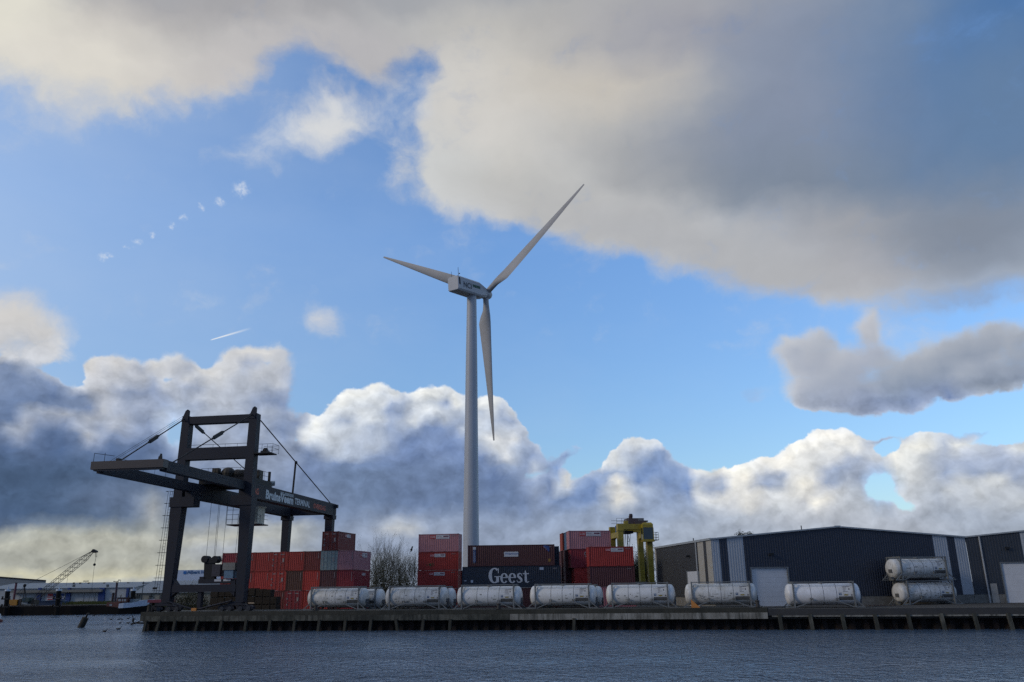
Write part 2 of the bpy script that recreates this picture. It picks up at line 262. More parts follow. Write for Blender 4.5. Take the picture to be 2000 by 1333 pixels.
# ---------------------------------------------------------------- helpers
def tag(o, label=None, cat=None, group=None, kind=None):
    for k, v in (('label', label), ('category', cat), ('group', group), ('kind', kind)):
        if v: o[k] = v
    return o
def thing(name, label, cat, loc, rz=0, group=None):
    o = bpy.data.objects.new(name, None); col.objects.link(o); o.empty_display_size = .2
    o.location = loc; o.rotation_euler = (0, 0, rz)
    return tag(o, label, cat, group)
def Vx(*a): return Vector(a[0]) if len(a) == 1 else Vector(a)
class MB:
    def __init__(s): s.v = []; s.f = []; s.m = []; s.k = 0
    def face(s, pts):
        n = len(s.v); s.v += [tuple(p) for p in pts]; s.f.append(tuple(range(n, n+len(pts)))); s.m.append(s.k)
    def hexa(s, p):                     # 4 bottom + 4 top points
        n = len(s.v); s.v += [tuple(q) for q in p]
        for q in ((3, 2, 1, 0), (4, 5, 6, 7), (0, 1, 5, 4), (1, 2, 6, 5), (2, 3, 7, 6), (3, 0, 4, 7)):
            s.f.append(tuple(n+i for i in q)); s.m.append(s.k)
        return s
    def box(s, x0, x1, y0, y1, z0, z1):
        return s.hexa([(x0, y0, z0), (x1, y0, z0), (x1, y1, z0), (x0, y1, z0), (x0, y0, z1), (x1, y0, z1), (x1, y1, z1), (x0, y1, z1)])
    def taper(s, c0, w0, d0, c1, w1, d1):
        r = []
        for c, w, d in ((c0, w0, d0), (c1, w1, d1)):
            r += [(c[0]+a*w/2, c[1]+b*d/2, c[2]) for a, b in ((-1, -1), (1, -1), (1, 1), (-1, 1))]
        return s.hexa(r)
    def _ax(s, p, q, up=(0, 0, 1)):
        d = (Vx(q)-Vx(p)).normalized(); u = Vx(up)
        if abs(d.dot(u)) > .98: u = Vx(0, 1, 0)
        a = d.cross(u).normalized(); return d, a, a.cross(d)
    def beam(s, p, q, w, h=None, up=(0, 0, 1)):
        h = h or w; d, a, b = s._ax(p, q, up); p, q = Vx(p), Vx(q)
        return s.hexa([c+a*i*w/2+b*j*h/2 for c in (p, q) for i, j in ((-1, -1), (1, -1), (1, 1), (-1, 1))])
    def tube(s, p, q, r, r2=None, n=8, cap=True):
        r2 = r if r2 is None else r2; d, a, b = s._ax(p, q); p, q = Vx(p), Vx(q); k = len(s.v)
        for c, rr in ((p, r), (q, r2)):
            s.v += [tuple(c+(a*math.cos(t)+b*math.sin(t))*rr) for t in (2*math.pi*i/n for i in range(n))]
        for i in range(n):
            s.f.append((k+i, k+(i+1) % n, k+n+(i+1) % n, k+n+i)); s.m.append(s.k)
        if cap:
            s.f.append(tuple(k+i for i in range(n))[::-1]); s.f.append(tuple(k+n+i for i in range(n))); s.m += [s.k]*2
        return s
    def path(s, pts, r, n=6):
        for a, b in zip(pts, pts[1:]): s.tube(a, b, r, n=n)
        return s
    def lathe(s, prof, c=(0, 0, 0), axis='z', n=24):
        k = len(s.v)
        for h, r in prof:
            for i in range(n):
                t = 2*math.pi*i/n; a, b = r*math.cos(t), r*math.sin(t)
                s.v.append((c[0]+a, c[1]+b, c[2]+h) if axis == 'z' else (c[0]+h, c[1]+a, c[2]+b))
        for j in range(len(prof)-1):
            for i in range(n):
                q = (k+j*n+i, k+j*n+(i+1) % n, k+(j+1)*n+(i+1) % n, k+(j+1)*n+i)
                s.f.append(q); s.m.append(s.k)
        s.f.append(tuple(k+i for i in range(n))); s.f.append(tuple(k+(len(prof)-1)*n+i for i in range(n))); s.m += [s.k]*2
        return s
    def prism(s, pts, e):
        e = Vx(e); n = len(pts); a = [Vx(p) for p in pts]; b = [p+e for p in a]; k = len(s.v)
        s.v += [tuple(p) for p in a+b]
        s.f.append(tuple(range(k, k+n))[::-1]); s.f.append(tuple(range(k+n, k+2*n)))
        for i in range(n): s.f.append((k+i, k+(i+1) % n, k+n+(i+1) % n, k+n+i))
        s.m += [s.k]*(n+2); return s
    def blob(s, c, r, n=10, m=6, jit=0):
        c = Vx(c); k = len(s.v); r = (r, r, r) if isinstance(r, (int, float)) else r
        for j in range(m+1):
            for i in range(n):
                t, p = 2*math.pi*i/n, math.pi*j/m; w = 1+random.uniform(-jit, jit)
                s.v.append((c.x+r[0]*w*math.sin(p)*math.cos(t), c.y+r[1]*w*math.sin(p)*math.sin(t), c.z+r[2]*w*math.cos(p)))
        for j in range(m):
            for i in range(n):
                s.f.append((k+j*n+i, k+(j+1)*n+i, k+(j+1)*n+(i+1) % n, k+j*n+(i+1) % n)); s.m.append(s.k)
        return s
    def text(s, body, o, xd, yd, size, bold=0., squeeze=1.):
        o, xd, yd = Vx(o), Vx(xd), Vx(yd)
        cu = bpy.data.curves.new('t', 'FONT'); cu.body = body; cu.size = 1; cu.offset = bold; cu.resolution_u = 3
        ob = bpy.data.objects.new('t', cu); col.objects.link(ob); bpy.context.view_layer.update()
        me = bpy.data.meshes.new_from_object(ob); k = len(s.v)
        s.v += [tuple(o+xd*(v.co.x*size*squeeze)+yd*(v.co.y*size)) for v in me.vertices]
        for p in me.polygons: s.f.append(tuple(k+i for i in p.vertices)); s.m.append(s.k)
        bpy.data.objects.remove(ob); bpy.data.curves.remove(cu); bpy.data.meshes.remove(me); return s
    def mesh(s, name, mats):
        me = bpy.data.meshes.new(name); me.from_pydata(s.v, [], s.f); me.update()
        for m in (mats if isinstance(mats, (list, tuple)) else [mats]): me.materials.append(m)
        if s.k or any(s.m): me.polygons.foreach_set('material_index', s.m)
        import bmesh
        bm = bmesh.new(); bm.from_mesh(me); bmesh.ops.recalc_face_normals(bm, faces=bm.faces); bm.to_mesh(me); bm.free()
        return me
    def build(s, name, mats, parent=None, smooth=False, label=None):
        me = s.mesh(name, mats)
        if smooth:
            me.polygons.foreach_set('use_smooth', [True]*len(me.polygons)); me.set_sharp_from_angle(angle=R(40))
        o = bpy.data.objects.new(name, me); col.objects.link(o); o.parent = parent
        if label: o['label'] = label
        return o
_mc = {}
def mat(name, c, rough=.6, c2=None, sc=3., metal=0., bump=0., streak=None, spec=.5, thr=(.35, .65), sx_=4., spread=(1, 1, 1)):
    if name in _mc: return _mc[name]
    m = bpy.data.materials.new(name); m.use_nodes = True; t = m.node_tree; t.nodes.clear()
    p = nd('ShaderNodeBsdfPrincipled', nt=t); out = nd('ShaderNodeOutputMaterial', [p.outputs[0]], nt=t)
    p.inputs['Roughness'].default_value = rough; p.inputs['Metallic'].default_value = metal; p.inputs['Specular IOR Level'].default_value = spec
    tc = nd('ShaderNodeTexCoord', nt=t).outputs['Object']
    oi = nd('ShaderNodeObjectInfo', nt=t).outputs['Random']
    tv = nd('ShaderNodeVectorMath', {0: tc, 1: nd('ShaderNodeCombineXYZ', [nd('ShaderNodeMath', [oi, 37.], nt=t, operation='MULTIPLY').outputs[0]]*3, nt=t).outputs[0]}, nt=t, operation='ADD').outputs[0]
    c4 = (*c, 1); c24 = (*(c2 or tuple(x*.72 for x in c)), 1)
    mp = nd('ShaderNodeMapping', {0: tv, 3: spread}, nt=t).outputs[0]
    n = nd('ShaderNodeTexNoise', {'Vector': mp, 'Scale': sc, 'Detail': 6, 'Roughness': .65}, nt=t).outputs[0]
    f = nd('ShaderNodeMapRange', {0: n, 1: thr[0], 2: thr[1]}, nt=t).outputs[0]
    colr_ = nd('ShaderNodeMix', {0: f, 6: c4, 7: c24}, nt=t, data_type='RGBA').outputs[2]
    if streak:                                    # rust or dirt running down
        sv = nd('ShaderNodeMapping', {0: tv, 3: (sx_, sx_, sx_*.09)}, nt=t).outputs[0]
        n2 = nd('ShaderNodeTexNoise', {'Vector': sv, 'Scale': 1.6, 'Detail': 5, 'Roughness': .7}, nt=t).outputs[0]
        f2 = nd('ShaderNodeMapRange', {0: n2, 1: streak[1], 2: streak[2], 4: streak[3]}, nt=t).outputs[0]
        colr_ = nd('ShaderNodeMix', {0: f2, 6: colr_, 7: (*streak[0], 1)}, nt=t, data_type='RGBA').outputs[2]
    t.links.new(colr_, p.inputs['Base Color'])
    if bump:
        b = nd('ShaderNodeBump', {'Strength': bump, 'Distance': .05, 'Height': n}, nt=t); t.links.new(b.outputs[0], p.inputs['Normal'])
    _mc[name] = m; return m
RUST = (.09, .035, .018)
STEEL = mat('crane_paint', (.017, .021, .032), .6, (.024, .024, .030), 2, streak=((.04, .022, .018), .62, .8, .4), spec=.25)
DARK = mat('dark_metal', (.015, .016, .018), .6, spec=.3)
BLACK = mat('black_rubber', (.012, .012, .013), .7)
GALV = mat('galvanised_frame', (.19, .205, .205), .6, (.12, .125, .12), 4, streak=(RUST, .6, .8, .6))
WHITE = mat('white_paint', (.62, .62, .60), .5, (.5, .5, .48), 2)
YELLOW = mat('yellow_paint', (.38, .29, .025), .45, (.27, .20, .02), 2, streak=((.07, .05, .02), .58, .8, .6))
GLASS = mat('dark_glass', (.02, .035, .035), .08, spec=.8)
ORANGE = mat('orange_paint', (.6, .24, .05), .5)
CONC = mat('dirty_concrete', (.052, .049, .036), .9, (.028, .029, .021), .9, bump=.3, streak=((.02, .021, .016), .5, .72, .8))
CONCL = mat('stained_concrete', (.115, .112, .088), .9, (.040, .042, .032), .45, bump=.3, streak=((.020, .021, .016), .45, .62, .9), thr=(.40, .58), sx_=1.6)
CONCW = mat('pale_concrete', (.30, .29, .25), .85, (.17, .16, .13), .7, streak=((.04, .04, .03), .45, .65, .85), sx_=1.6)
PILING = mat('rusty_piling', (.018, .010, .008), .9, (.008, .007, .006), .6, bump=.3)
def sub(c, k): return tuple(x*k for x in c)

# ---------------------------------------------------------------- water and ground
def watermat():
    m = bpy.data.materials.new('harbour_water'); m.use_nodes = True; t = m.node_tree; t.nodes.clear()
    p = nd('ShaderNodeBsdfPrincipled', nt=t); nd('ShaderNodeOutputMaterial', [p.outputs[0]], nt=t)
    p.inputs['Base Color'].default_value = (.082, .130, .195, 1); p.inputs['Roughness'].default_value = .10; p.inputs['IOR'].default_value = 1.5
    tc = nd('ShaderNodeTexCoord', nt=t).outputs['Object']
    h = None
    for sc, st, amt, spread in ((.55, 2, .35, (1, .75, 1)), (1.7, 3, .42, (1, .75, 1)), (4.5, 2, .13, (1, .8, 1))):
        v = nd('ShaderNodeMapping', {0: tc, 2: (0, 0, .4), 3: spread}, nt=t).outputs[0]
        n = nd('ShaderNodeTexNoise', {'Vector': v, 'Scale': sc, 'Detail': st, 'Roughness': .5, 'Distortion': .8}, nt=t).outputs[0]
        a = nd('ShaderNodeMath', [n, amt], nt=t, operation='MULTIPLY').outputs[0]
        h = a if h is None else nd('ShaderNodeMath', [h, a], nt=t, operation='ADD').outputs[0]
    # calmer and rougher patches
    pn = nd('ShaderNodeTexNoise', {'Vector': nd('ShaderNodeMapping', {0: tc, 3: (.6, 1.6, 1)}, nt=t).outputs[0], 'Scale': .05, 'Detail': 5}, nt=t).outputs[0]
    s_ = nd('ShaderNodeMapRange', {0: pn, 1: .35, 2: .65, 3: .25, 4: 1.1}, nt=t).outputs[0]
    b = nd('ShaderNodeBump', {'Strength': s_, 'Distance': 1.0, 'Height': h}, nt=t); t.links.new(b.outputs[0], p.inputs['Normal'])
    return m
w = MB(); w.face([(-3000, -400, 0), (3000, -400, 0), (3000, 5000, 0), (-3000, 5000, 0)])
tag(w.build('water', watermat()), kind='structure')
QA = math.atan(.2); QU = Vector((math.cos(QA), -math.sin(QA), 0)); QN = Vector((math.sin(QA), math.cos(QA), 0)); Q0 = Vector((0, 90.75, 0))
def QP(s, t, z=0): p = Q0+QU*s+QN*t; return Vector((p.x, p.y, z))
GROUND = mat('yard_ground', (.05, .048, .040), .9, (.032, .031, .026), .4, bump=.2)
g = MB(); gz = 1.7
pts = [QP(-44.6, 1.2), QP(-44.6, 9), Vector((-52, 135, 0)), Vector((-66, 165, 0)), Vector((-76, 183.5, 0)), Vector((-600, 196, 0)), Vector((-3000, 230, 0)), Vector((-3000, 5000, 0)), Vector((3000, 5000, 0)), Vector((3000, -200, 0)), QP(500, 1.2)]
g.face([(p.x, p.y, gz) for p in pts]); n0 = len(g.v)
for a, b in zip(pts[:7], pts[1:7]): g.face([(a.x, a.y, gz), (b.x, b.y, gz), (b.x, b.y, -1.5), (a.x, a.y, -1.5)])
tag(g.build('ground', GROUND), kind='structure')
q = MB()
ya = [QP(-44.6, .6), QP(25.9, .6), QP(25.9, 8.5), QP(-44.6, 8.5)]
q.hexa([(p.x, p.y, 1.0) for p in ya]+[(p.x, p.y, 2.11) for p in ya])
tag(q.build('quay_apron', mat('apron', (.07, .068, .055), .9, (.045, .044, .036), .5)), kind='structure')
q = MB(); ya = [QP(25.92, .5), QP(120, .5), QP(120, 22), QP(25.92, 22)]
q.hexa([(p.x, p.y, 1.0) for p in ya]+[(p.x, p.y, 1.96) for p in ya])
tag(q.build('loading_yard', mat('yard_asphalt', (.062, .054, .042), .9, (.04, .037, .031), .35)), kind='structure')

# ---------------------------------------------------------------- the quay
def sheet(mb, x0, x1, y, z0, z1, pitch=1.2, d=.35):
    x = x0; pr = []
    while x < x1:
        pr += [(x, y), (x+pitch*.35, y), (x+pitch*.5, y+d), (x+pitch*.85, y+d)]; x += pitch
    for a, b in zip(pr, pr[1:]): mb.face([(a[0], a[1], z0), (b[0], b[1], z0), (b[0], b[1], z1), (a[0], a[1], z1)])
qy = thing('concrete_quay', 'long weathered concrete quay on short piles carrying the gantry crane and tank containers', 'quay', Q0, -QA)
def s_of(px, py=1222, t=0):                      # where along the quay face a pixel column lies
    d = ray(px, py); dx, dy = d.x, d.y
    # solve (Q0+QU s+QN t) x = k dx , y = k dy
    b = Q0+QN*t; s = (b.x*dy-b.y*dx)/(QU.y*dx-QU.x*dy); return s
m = MB(); m.box(-44.6, 25.8, 0, .6, 1.66, 2.12); m.build('deck_edge', CONC, qy)
m = MB(); xs = [-44.6, -36.2, -28.9, -19.4, -9.7, -.6]
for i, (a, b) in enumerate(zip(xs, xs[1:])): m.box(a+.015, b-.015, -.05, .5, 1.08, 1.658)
m.build('fascia_beam', CONCL, qy)
m = MB()
for a, b in ((-.58, 4.3), (4.33, 11.8), (11.83, 19.3), (19.33, 25.78)): m.box(a, b, -.07, .5, 1.06, 1.658)
m.build('fascia_beam', CONCW, qy, label='paler fascia beam with rust streaks')
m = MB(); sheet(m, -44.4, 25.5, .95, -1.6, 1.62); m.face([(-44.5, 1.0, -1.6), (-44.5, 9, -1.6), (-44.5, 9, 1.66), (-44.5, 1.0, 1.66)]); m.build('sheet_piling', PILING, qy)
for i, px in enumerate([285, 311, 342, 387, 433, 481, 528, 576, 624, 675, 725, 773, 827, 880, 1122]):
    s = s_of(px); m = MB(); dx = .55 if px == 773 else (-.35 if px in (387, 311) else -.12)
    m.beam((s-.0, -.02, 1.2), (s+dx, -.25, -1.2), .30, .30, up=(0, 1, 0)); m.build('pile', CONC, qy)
qr = thing('loading_quay', 'lower loading quay with pale slanted piles in front of the warehouse', 'quay', Q0, -QA)
m = MB(); m.box(25.85, 120, .05, .6, 1.36, 1.97); m.build('deck_edge', mat('dark_kerb', (.035, .036, .037), .8, (.05, .048, .044), .8, bump=.2), qr)
m = MB(); m.box(26.2, 120, -.02, .5, 1.22, 1.357); m.build('edge_strip', CONCW, qr)
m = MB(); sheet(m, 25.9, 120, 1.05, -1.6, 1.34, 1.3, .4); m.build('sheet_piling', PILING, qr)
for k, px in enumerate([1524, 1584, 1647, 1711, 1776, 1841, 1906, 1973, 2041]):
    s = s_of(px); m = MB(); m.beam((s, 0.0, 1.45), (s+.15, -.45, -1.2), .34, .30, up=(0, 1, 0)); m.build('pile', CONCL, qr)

# ---------------------------------------------------------------- bollards and small things on the quay
BOLL = mat('bollard_iron', (.03, .03, .029), .7, (.05, .04, .03), 5)
for px, h, r, lab, mt in [(617, .62, .22, 'rusty dark bollard on the quay in front of the leftmost tank container', BOLL),
                     (974, .62, .22, 'dark bollard on the quay in front of the third tank container', BOLL),
                     (1480, .70, .22, 'dark bollard at the right end of the old quay beside a tank dome', BOLL),
                     (292, .85, .24, 'timber post standing at the left corner of the quay', mat('post_timber', (.045, .036, .024), .8))]:
    s = s_of(px, 1185, .45); t = thing('mooring_bollard' if h < .8 else 'mooring_post', lab, 'bollard' if h < .8 else 'post', QP(s, .45, 2.12), 0, 'mooring bollards along the quay' if h < .8 else None)
    m = MB(); m.lathe([(0, r), (h*.8, r*.86), (h*.86, r*1.1), (h, r*1.0)], n=14); m.build('shaft', mt, t, True)
    m = MB(); m.box(-r*1.4, r*1.4, -r*1.1, r*1.4, 0, .05); m.build('base_plate', DARK, t)
m = MB(); m.prism([(0, 0, 0), (.9, 0, 0), (0, 0, .85)], (0, .35, 0)); o = m.build('wheel_wedge', ORANGE); o.location = QP(s_of(1350, 1180, 1.2), 1.2, 2.12); o.rotation_euler = (0, 0, -QA)
tag(o, 'small orange triangular wedge leaning at the foot of a tank container', 'wedge')

# ---------------------------------------------------------------- containers
def shade(c, k=.8): return tuple(x*k for x in c)
CC = dict(pink=(.42, .185, .20), red=(.34,.026,.018), bright=(.44,.033,.022), crimson=(.25,.016,.026), maroon=(.085, .022, .026), brown=(.085, .030, .018), darkred=(.16, .020, .016),
          orange=(.34, .055, .025), navy=(.008,.019,.038), green=(.24, .31, .31), blue=(.06, .13, .22), oxide=(.070,.016,.016), grey=(.30, .32, .33), rose=(.36, .13, .15))
def cmat(c):
    k = CC[c]; return mat('container_'+c, k, .55, shade(k, .82), 1.4, streak=(tuple(.5*x+.3*y for x, y in zip(k, (.10, .05, .03))), .6, .82, .7))
_cm = {}
def corr(mb, o, u, nrm, L, z0, z1, pitch=.278, d=.036):
    o, u, nrm = Vx(o), Vx(u), Vx(nrm); x = 0; pr = []
    while x < L-.01:
        for a, b in ((0, 0), (.25, 0), (.5, d), (.75, d)):
            if x+a*pitch <= L: pr.append((x+a*pitch, b))
        x += pitch
    pr.append((L, 0))
    for a, b in zip(pr, pr[1:]):
        p = o+u*a[0]-nrm*a[1]; r = o+u*b[0]-nrm*b[1]
        mb.face([(p.x, p.y, z0), (r.x, r.y, z0), (r.x, r.y, z1), (p.x, p.y, z1)])
def body_mesh(Wx, Dy, Hh, c, face):
    key = (Wx, Dy, Hh, c, face)
    if key in _cm: return _cm[key]
    m = MB(); i = .03; P = .13
    corr(m, (P, i, 0), (1, 0, 0), (0, -1, 0), Wx-2*P, .14, Hh-.09) if face != 'door' else None
    corr(m, (P, Dy-i, 0), (1, 0, 0), (0, 1, 0), Wx-2*P, .14, Hh-.09)
    corr(m, (i, P, 0), (0, 1, 0), (-1, 0, 0), Dy-2*P, .14, Hh-.09); corr(m, (Wx-i, P, 0), (0, 1, 0), (1, 0, 0), Dy-2*P, .14, Hh-.09)
    for x in (0, Wx-P):
        for y in (0, Dy-P): m.box(x, x+P, y, y+P, 0.12, Hh-.12)
    for z0, z1 in ((.03, .14), (Hh-.09, Hh-.02)):
        m.box(P, Wx-P, 0, .07, z0, z1); m.box(P, Wx-P, Dy-.07, Dy, z0, z1); m.box(0, .07, P, Dy-P, z0, z1); m.box(Wx-.07, Wx, P, Dy-P, z0, z1)
    m.box(.05, Wx-.05, .05, Dy-.05, Hh-.08, Hh-.04); m.box(.05, Wx-.05, .05, Dy-.05, .10, .15)
    m.k = 1
    for x in (0, Wx-.17):
        for y in (0, Dy-.17):
            for z in (0, Hh-.12): m.box(x-.004, x+.174, y-.004, y+.174, z, z+.12)
    if Wx > 5 and Wx < 7:
        for x in (Wx*.5-1.15, Wx*.5+.8): m.box(x, x+.35, -.003, .3, .02, .13)
    _cm[key] = m.mesh('body', [cmat(c), mat('casting_'+c, shade(CC[c], .45), .7)]); return _cm[key]
def part(name, me, parent, label=None):
    o = bpy.data.objects.new(name, me); col.objects.link(o); o.parent = parent
    if label: o['label'] = label
    return o
LOGOR, LOGOW, INK = mat('logo_red', (.45, .03, .03), .5), mat('logo_white', (.60, .60, .60), .5, (.5, .5, .5), 5), mat('ink', (.05, .04, .06), .6)
WMARK = mat('white_marks', (.32, .29, .28), .6)
def container(label, P, rot, L=6.06, Hh=2.59, c='red', face='side', logo=None, group=None, marks=True, name='shipping_container', extra=None):
    Wx, Dy = (L, 2.44) if face == 'side' else (2.44, L)
    t = thing(name, label, 'container', P, rot, group)
    part('body', body_mesh(Wx, Dy, Hh, c, face), t)
    if face == 'door':
        for k in (0, 1):
            key = ('door', k, c, Hh)
            if key not in _cm:
                m = MB(); x0 = .13+k*1.09; y = .02
                m.box(x0+.01, x0+1.08, y, y+.05, .15, Hh-.10)
                for z in np.linspace(.35, Hh-.55, 5): m.box(x0+.12, x0+.97, y-.018, y+.01, z, z+.2)
                _cm[key] = m.mesh('door', cmat(c))
                m = MB()
                for x in (x0+.28, x0+.80):
                    m.tube((x, -.035, .12), (x, -.035, Hh-.08), .022, n=5)
                    m.box(x-.05, x+.05, -.03, .02, .16, .24); m.box(x-.05, x+.05, -.03, .02, Hh-.2, Hh-.12)
                m.box(x0+.28, x0+.62, -.045, -.02, 1.05, 1.11)
                _cm[key+(1,)] = m.mesh('locking_bar', mat('bar_'+c, tuple(.5*x+.14 for x in CC[c]), .5))
            d = part('door', _cm[key], t); part('locking_bar', _cm[key+(1,)], d)
        if marks:
            for q_ in ((.45, .95, Hh*.84, Hh*.88), (1.4, 2.05, Hh*.84, Hh*.88), (.25, .48, Hh*.25, Hh*.33), (.25, .48, Hh*.55, Hh*.63), (1.75, 2.0, Hh*.46, Hh*.66)):
                m = MB(); m.box(q_[0], q_[1], -.016, -.004, q_[2], q_[3]); m.build('sticker', WMARK, t)
    elif face == 'end' and marks:
        m = MB(); x = Wx-.36; n_ = random.randint(6, 10)
        for i in range(n_): m.box(x, x+random.uniform(.05, .10), .004, .016, Hh*.9-i*.13-.1, Hh*.9-i*.13)
        m.build('marking', WMARK, t)
    if face == 'side' and marks:
        m = MB()
        for i in range(7): m.box(Wx-1.05+i*.085, Wx-1.0+i*.085, -.004, .012, Hh*.86, Hh*.895)
        m.build('marking', WMARK, t)
    if logo:
        sd_, x0, z0, k = logo; w1, w2, hh = .85*k, 2.05*k, .58*k
        if sd_ == 'x': o, ux, pn = Vx(Wx+.004, x0, z0), Vx(0, 1, 0), Vx(1, 0, 0)
        else: o, ux, pn = Vx(x0, -.004, z0), Vx(1, 0, 0), Vx(0, -1, 0)
        up = Vx(0, 0, 1)
        def rect(m, a, b, c_, d, e=.0): m.face([o+ux*a+up*c_+pn*e, o+ux*b+up*c_+pn*e, o+ux*b+up*d+pn*e, o+ux*a+up*d+pn*e])
        m = MB(); rect(m, 0, w1, .05, hh-.03); r1 = m.build('logo_panel', LOGOR, t)
        m = MB(); m.text('CCIS', o+ux*.05+up*hh*.28+pn*.004, ux, up, .40*k, .012, .80); m.build('lettering', LOGOW, r1)
        m = MB(); rect(m, w1+.03, w1+w2, 0, hh, .001); r2 = m.build('logo_panel', LOGOW, t, label='white name board')
        m = MB(); m.text('RENTALS', o+ux*(w1+.12)+up*hh*.5+pn*.005, ux, up, .26*k, 0, .72); rect(m, w1+w2*.56, w1+w2*.95, hh*.46, hh*.8, .005); rect(m, w1+.12, w1+w2*.93, hh*.18, hh*.26, .005)
        m.build('lettering', mat('logo_ink', (.16, .05, .08), .6), r2)
    if extra: extra(t, Wx, Hh)
    return t
YZ = 1.7
def corner(px, Y): p = at(px, 1150, Y); return Vector((p.x, p.y, YZ))
# block of containers behind the gantry crane, ends towards the water
O = corner(690, 114); ra = -QA; U = Vector((math.cos(ra), math.sin(ra), 0)); NN = Vector((-math.sin(ra), math.cos(ra), 0))
cols = {3: [('pink', 'end', 'faded pink container at the right end of the left block'), ('green', 'door', 'pale grey-green container doors in the third tier under the topmost red container'),
            ('darkred', 'end', 'dark red container just left of the pale green doors'), ('red', 'end', 'red container end right of the stickered red doors in the third tier'),
            ('red', 'door', 'red container doors with white stickers in the third tier'), ('red', 'end', 'red container end just right of the front crane leg, third tier'),
            ('red', 'end', 'red container end half behind the front crane leg, third tier'), ('crimson', 'end', 'crimson container at the left end of the third tier')],
        2: [('crimson', 'end', 'crimson container at the right end of the second tier, below the pink one'), ('maroon', 'end', 'dark maroon container under the pale green doors, second tier'),
            ('bright', 'end', 'bright red container end between brown and maroon containers, second tier'), ('brown', 'end', 'olive brown container right of the red doors in the second tier'),
            ('bright', 'door', 'bright red container doors above the timber stacks, second tier'), ('bright', 'end', 'bright red container end just right of the front crane leg, second tier'),
            ('red', 'end', 'red container end half hidden by the front crane leg, second tier'), ('red', 'door', 'red container doors behind the spreader at the left end of the second tier')],
        1: [('crimson', 'end', 'crimson container in the lowest tier behind the dome of the leftmost tank'), ('red', 'end', 'red container in the lowest tier behind the leftmost tank, second from the right'), ('red', 'end', 'red container in the lowest tier by the left dome of the leftmost tank'),
            ('crimson', 'door', 'crimson container doors in the lowest tier left of the tank containers'), ('darkred', 'end', 'dark red container in the lowest tier beside the timber stacks')]}
for tier, cs in cols.items():
    for i, (c, fc, lab) in enumerate(cs):
        p = O-U*(2.475*(i+1))+U*.03; p.z = YZ+(tier-1)*2.595
        container(lab, p, ra, c=c, face=fc, group='containers stacked behind the gantry crane', logo=('x', 1.9, 1.75, .95) if i == 0 and tier == 3 else (('x', 2.6, 1.9, .55) if i == 0 and tier == 2 else None))
p = O-U*4.93+NN*.1; p.z = YZ+3*2.595
container('dark red container alone on top of the left block', p, ra, c='darkred', face='door', group='containers stacked behind the gantry crane', logo=('x', 2.2, 1.9, .7))
# stack between the left block and the turbine tower
rb = R(-8); PM = corner(815.5, 123.5); g2 = 'containers stacked left of the turbine tower'
def leaf(t, Wx, Hh):
    m = MB()
    for i in range(26):
        a, b = random.gauss(1.9, .25), random.gauss(.75, .11); m.face([(a, -.006, b), (a+.16, -.006, b-.03), (a+.12, -.006, b+.09)])
    m.build('paint_patch', mat('green_patch', (.05, .13, .04), .7), t)
for k, (c, lab, dx, ex) in enumerate([('red', 'red container at the bottom of the stack left of the turbine tower', -.1, None), ('red', 'red container with a plain side, second from the bottom left of the turbine tower', -.05, None),
                             ('red', 'red container with a green smudge under the pink one left of the tower', .0, leaf), ('pink', 'faded pink container on top of the stack left of the turbine tower', 0, None)]):
    p = PM+Vector((dx, 0, k*2.595)); container(lab, p, rb, c=c, logo=('y', 1.75, 1.85, 1.0 if c == 'pink' else .8), group=g2, extra=ex)
for k in range(2):
    p = PM+Vector((.9, 2.9, k*2.595)); container(['dark maroon container behind the bottom of the stack left of the tower', 'dark maroon container seen as a sliver right of the red stack by the tower'][k], p, rb, c='maroon', marks=False, group=g2)
# the two long containers with the big lettering
rc = R(-1.0); PG = corner(902.8, 117.5)
def strokes(mb, pts, o, k):                          # ribbon of varying width: (x, z, width across)
    q = []
    for i, (x, z, wd_) in enumerate(pts):
        a = pts[max(i-1, 0)]; b = pts[min(i+1, len(pts)-1)]; dx, dz = b[0]-a[0], b[1]-a[1]; l = math.hypot(dx, dz) or 1
        q.append(((x-dz/l*wd_/2, z+dx/l*wd_/2), (x+dz/l*wd_/2, z-dx/l*wd_/2)))
    for (a, b), (c, d) in zip(q, q[1:]): mb.face([(o[0]+x*k, o[1], o[2]+z*k) for x, z in (a, b, d, c)])
def arc(cx, cz, rx, rz, a0, a1, w0, w1, n=18):       # thick at the sides, thin at top and bottom
    r = []
    for i in range(n+1):
        t = R(a0+(a1-a0)*i/n); r.append((cx+rx*math.cos(t), cz+rz*math.sin(t), w0+(w1-w0)*abs(math.cos(t))**1.3))
    return r
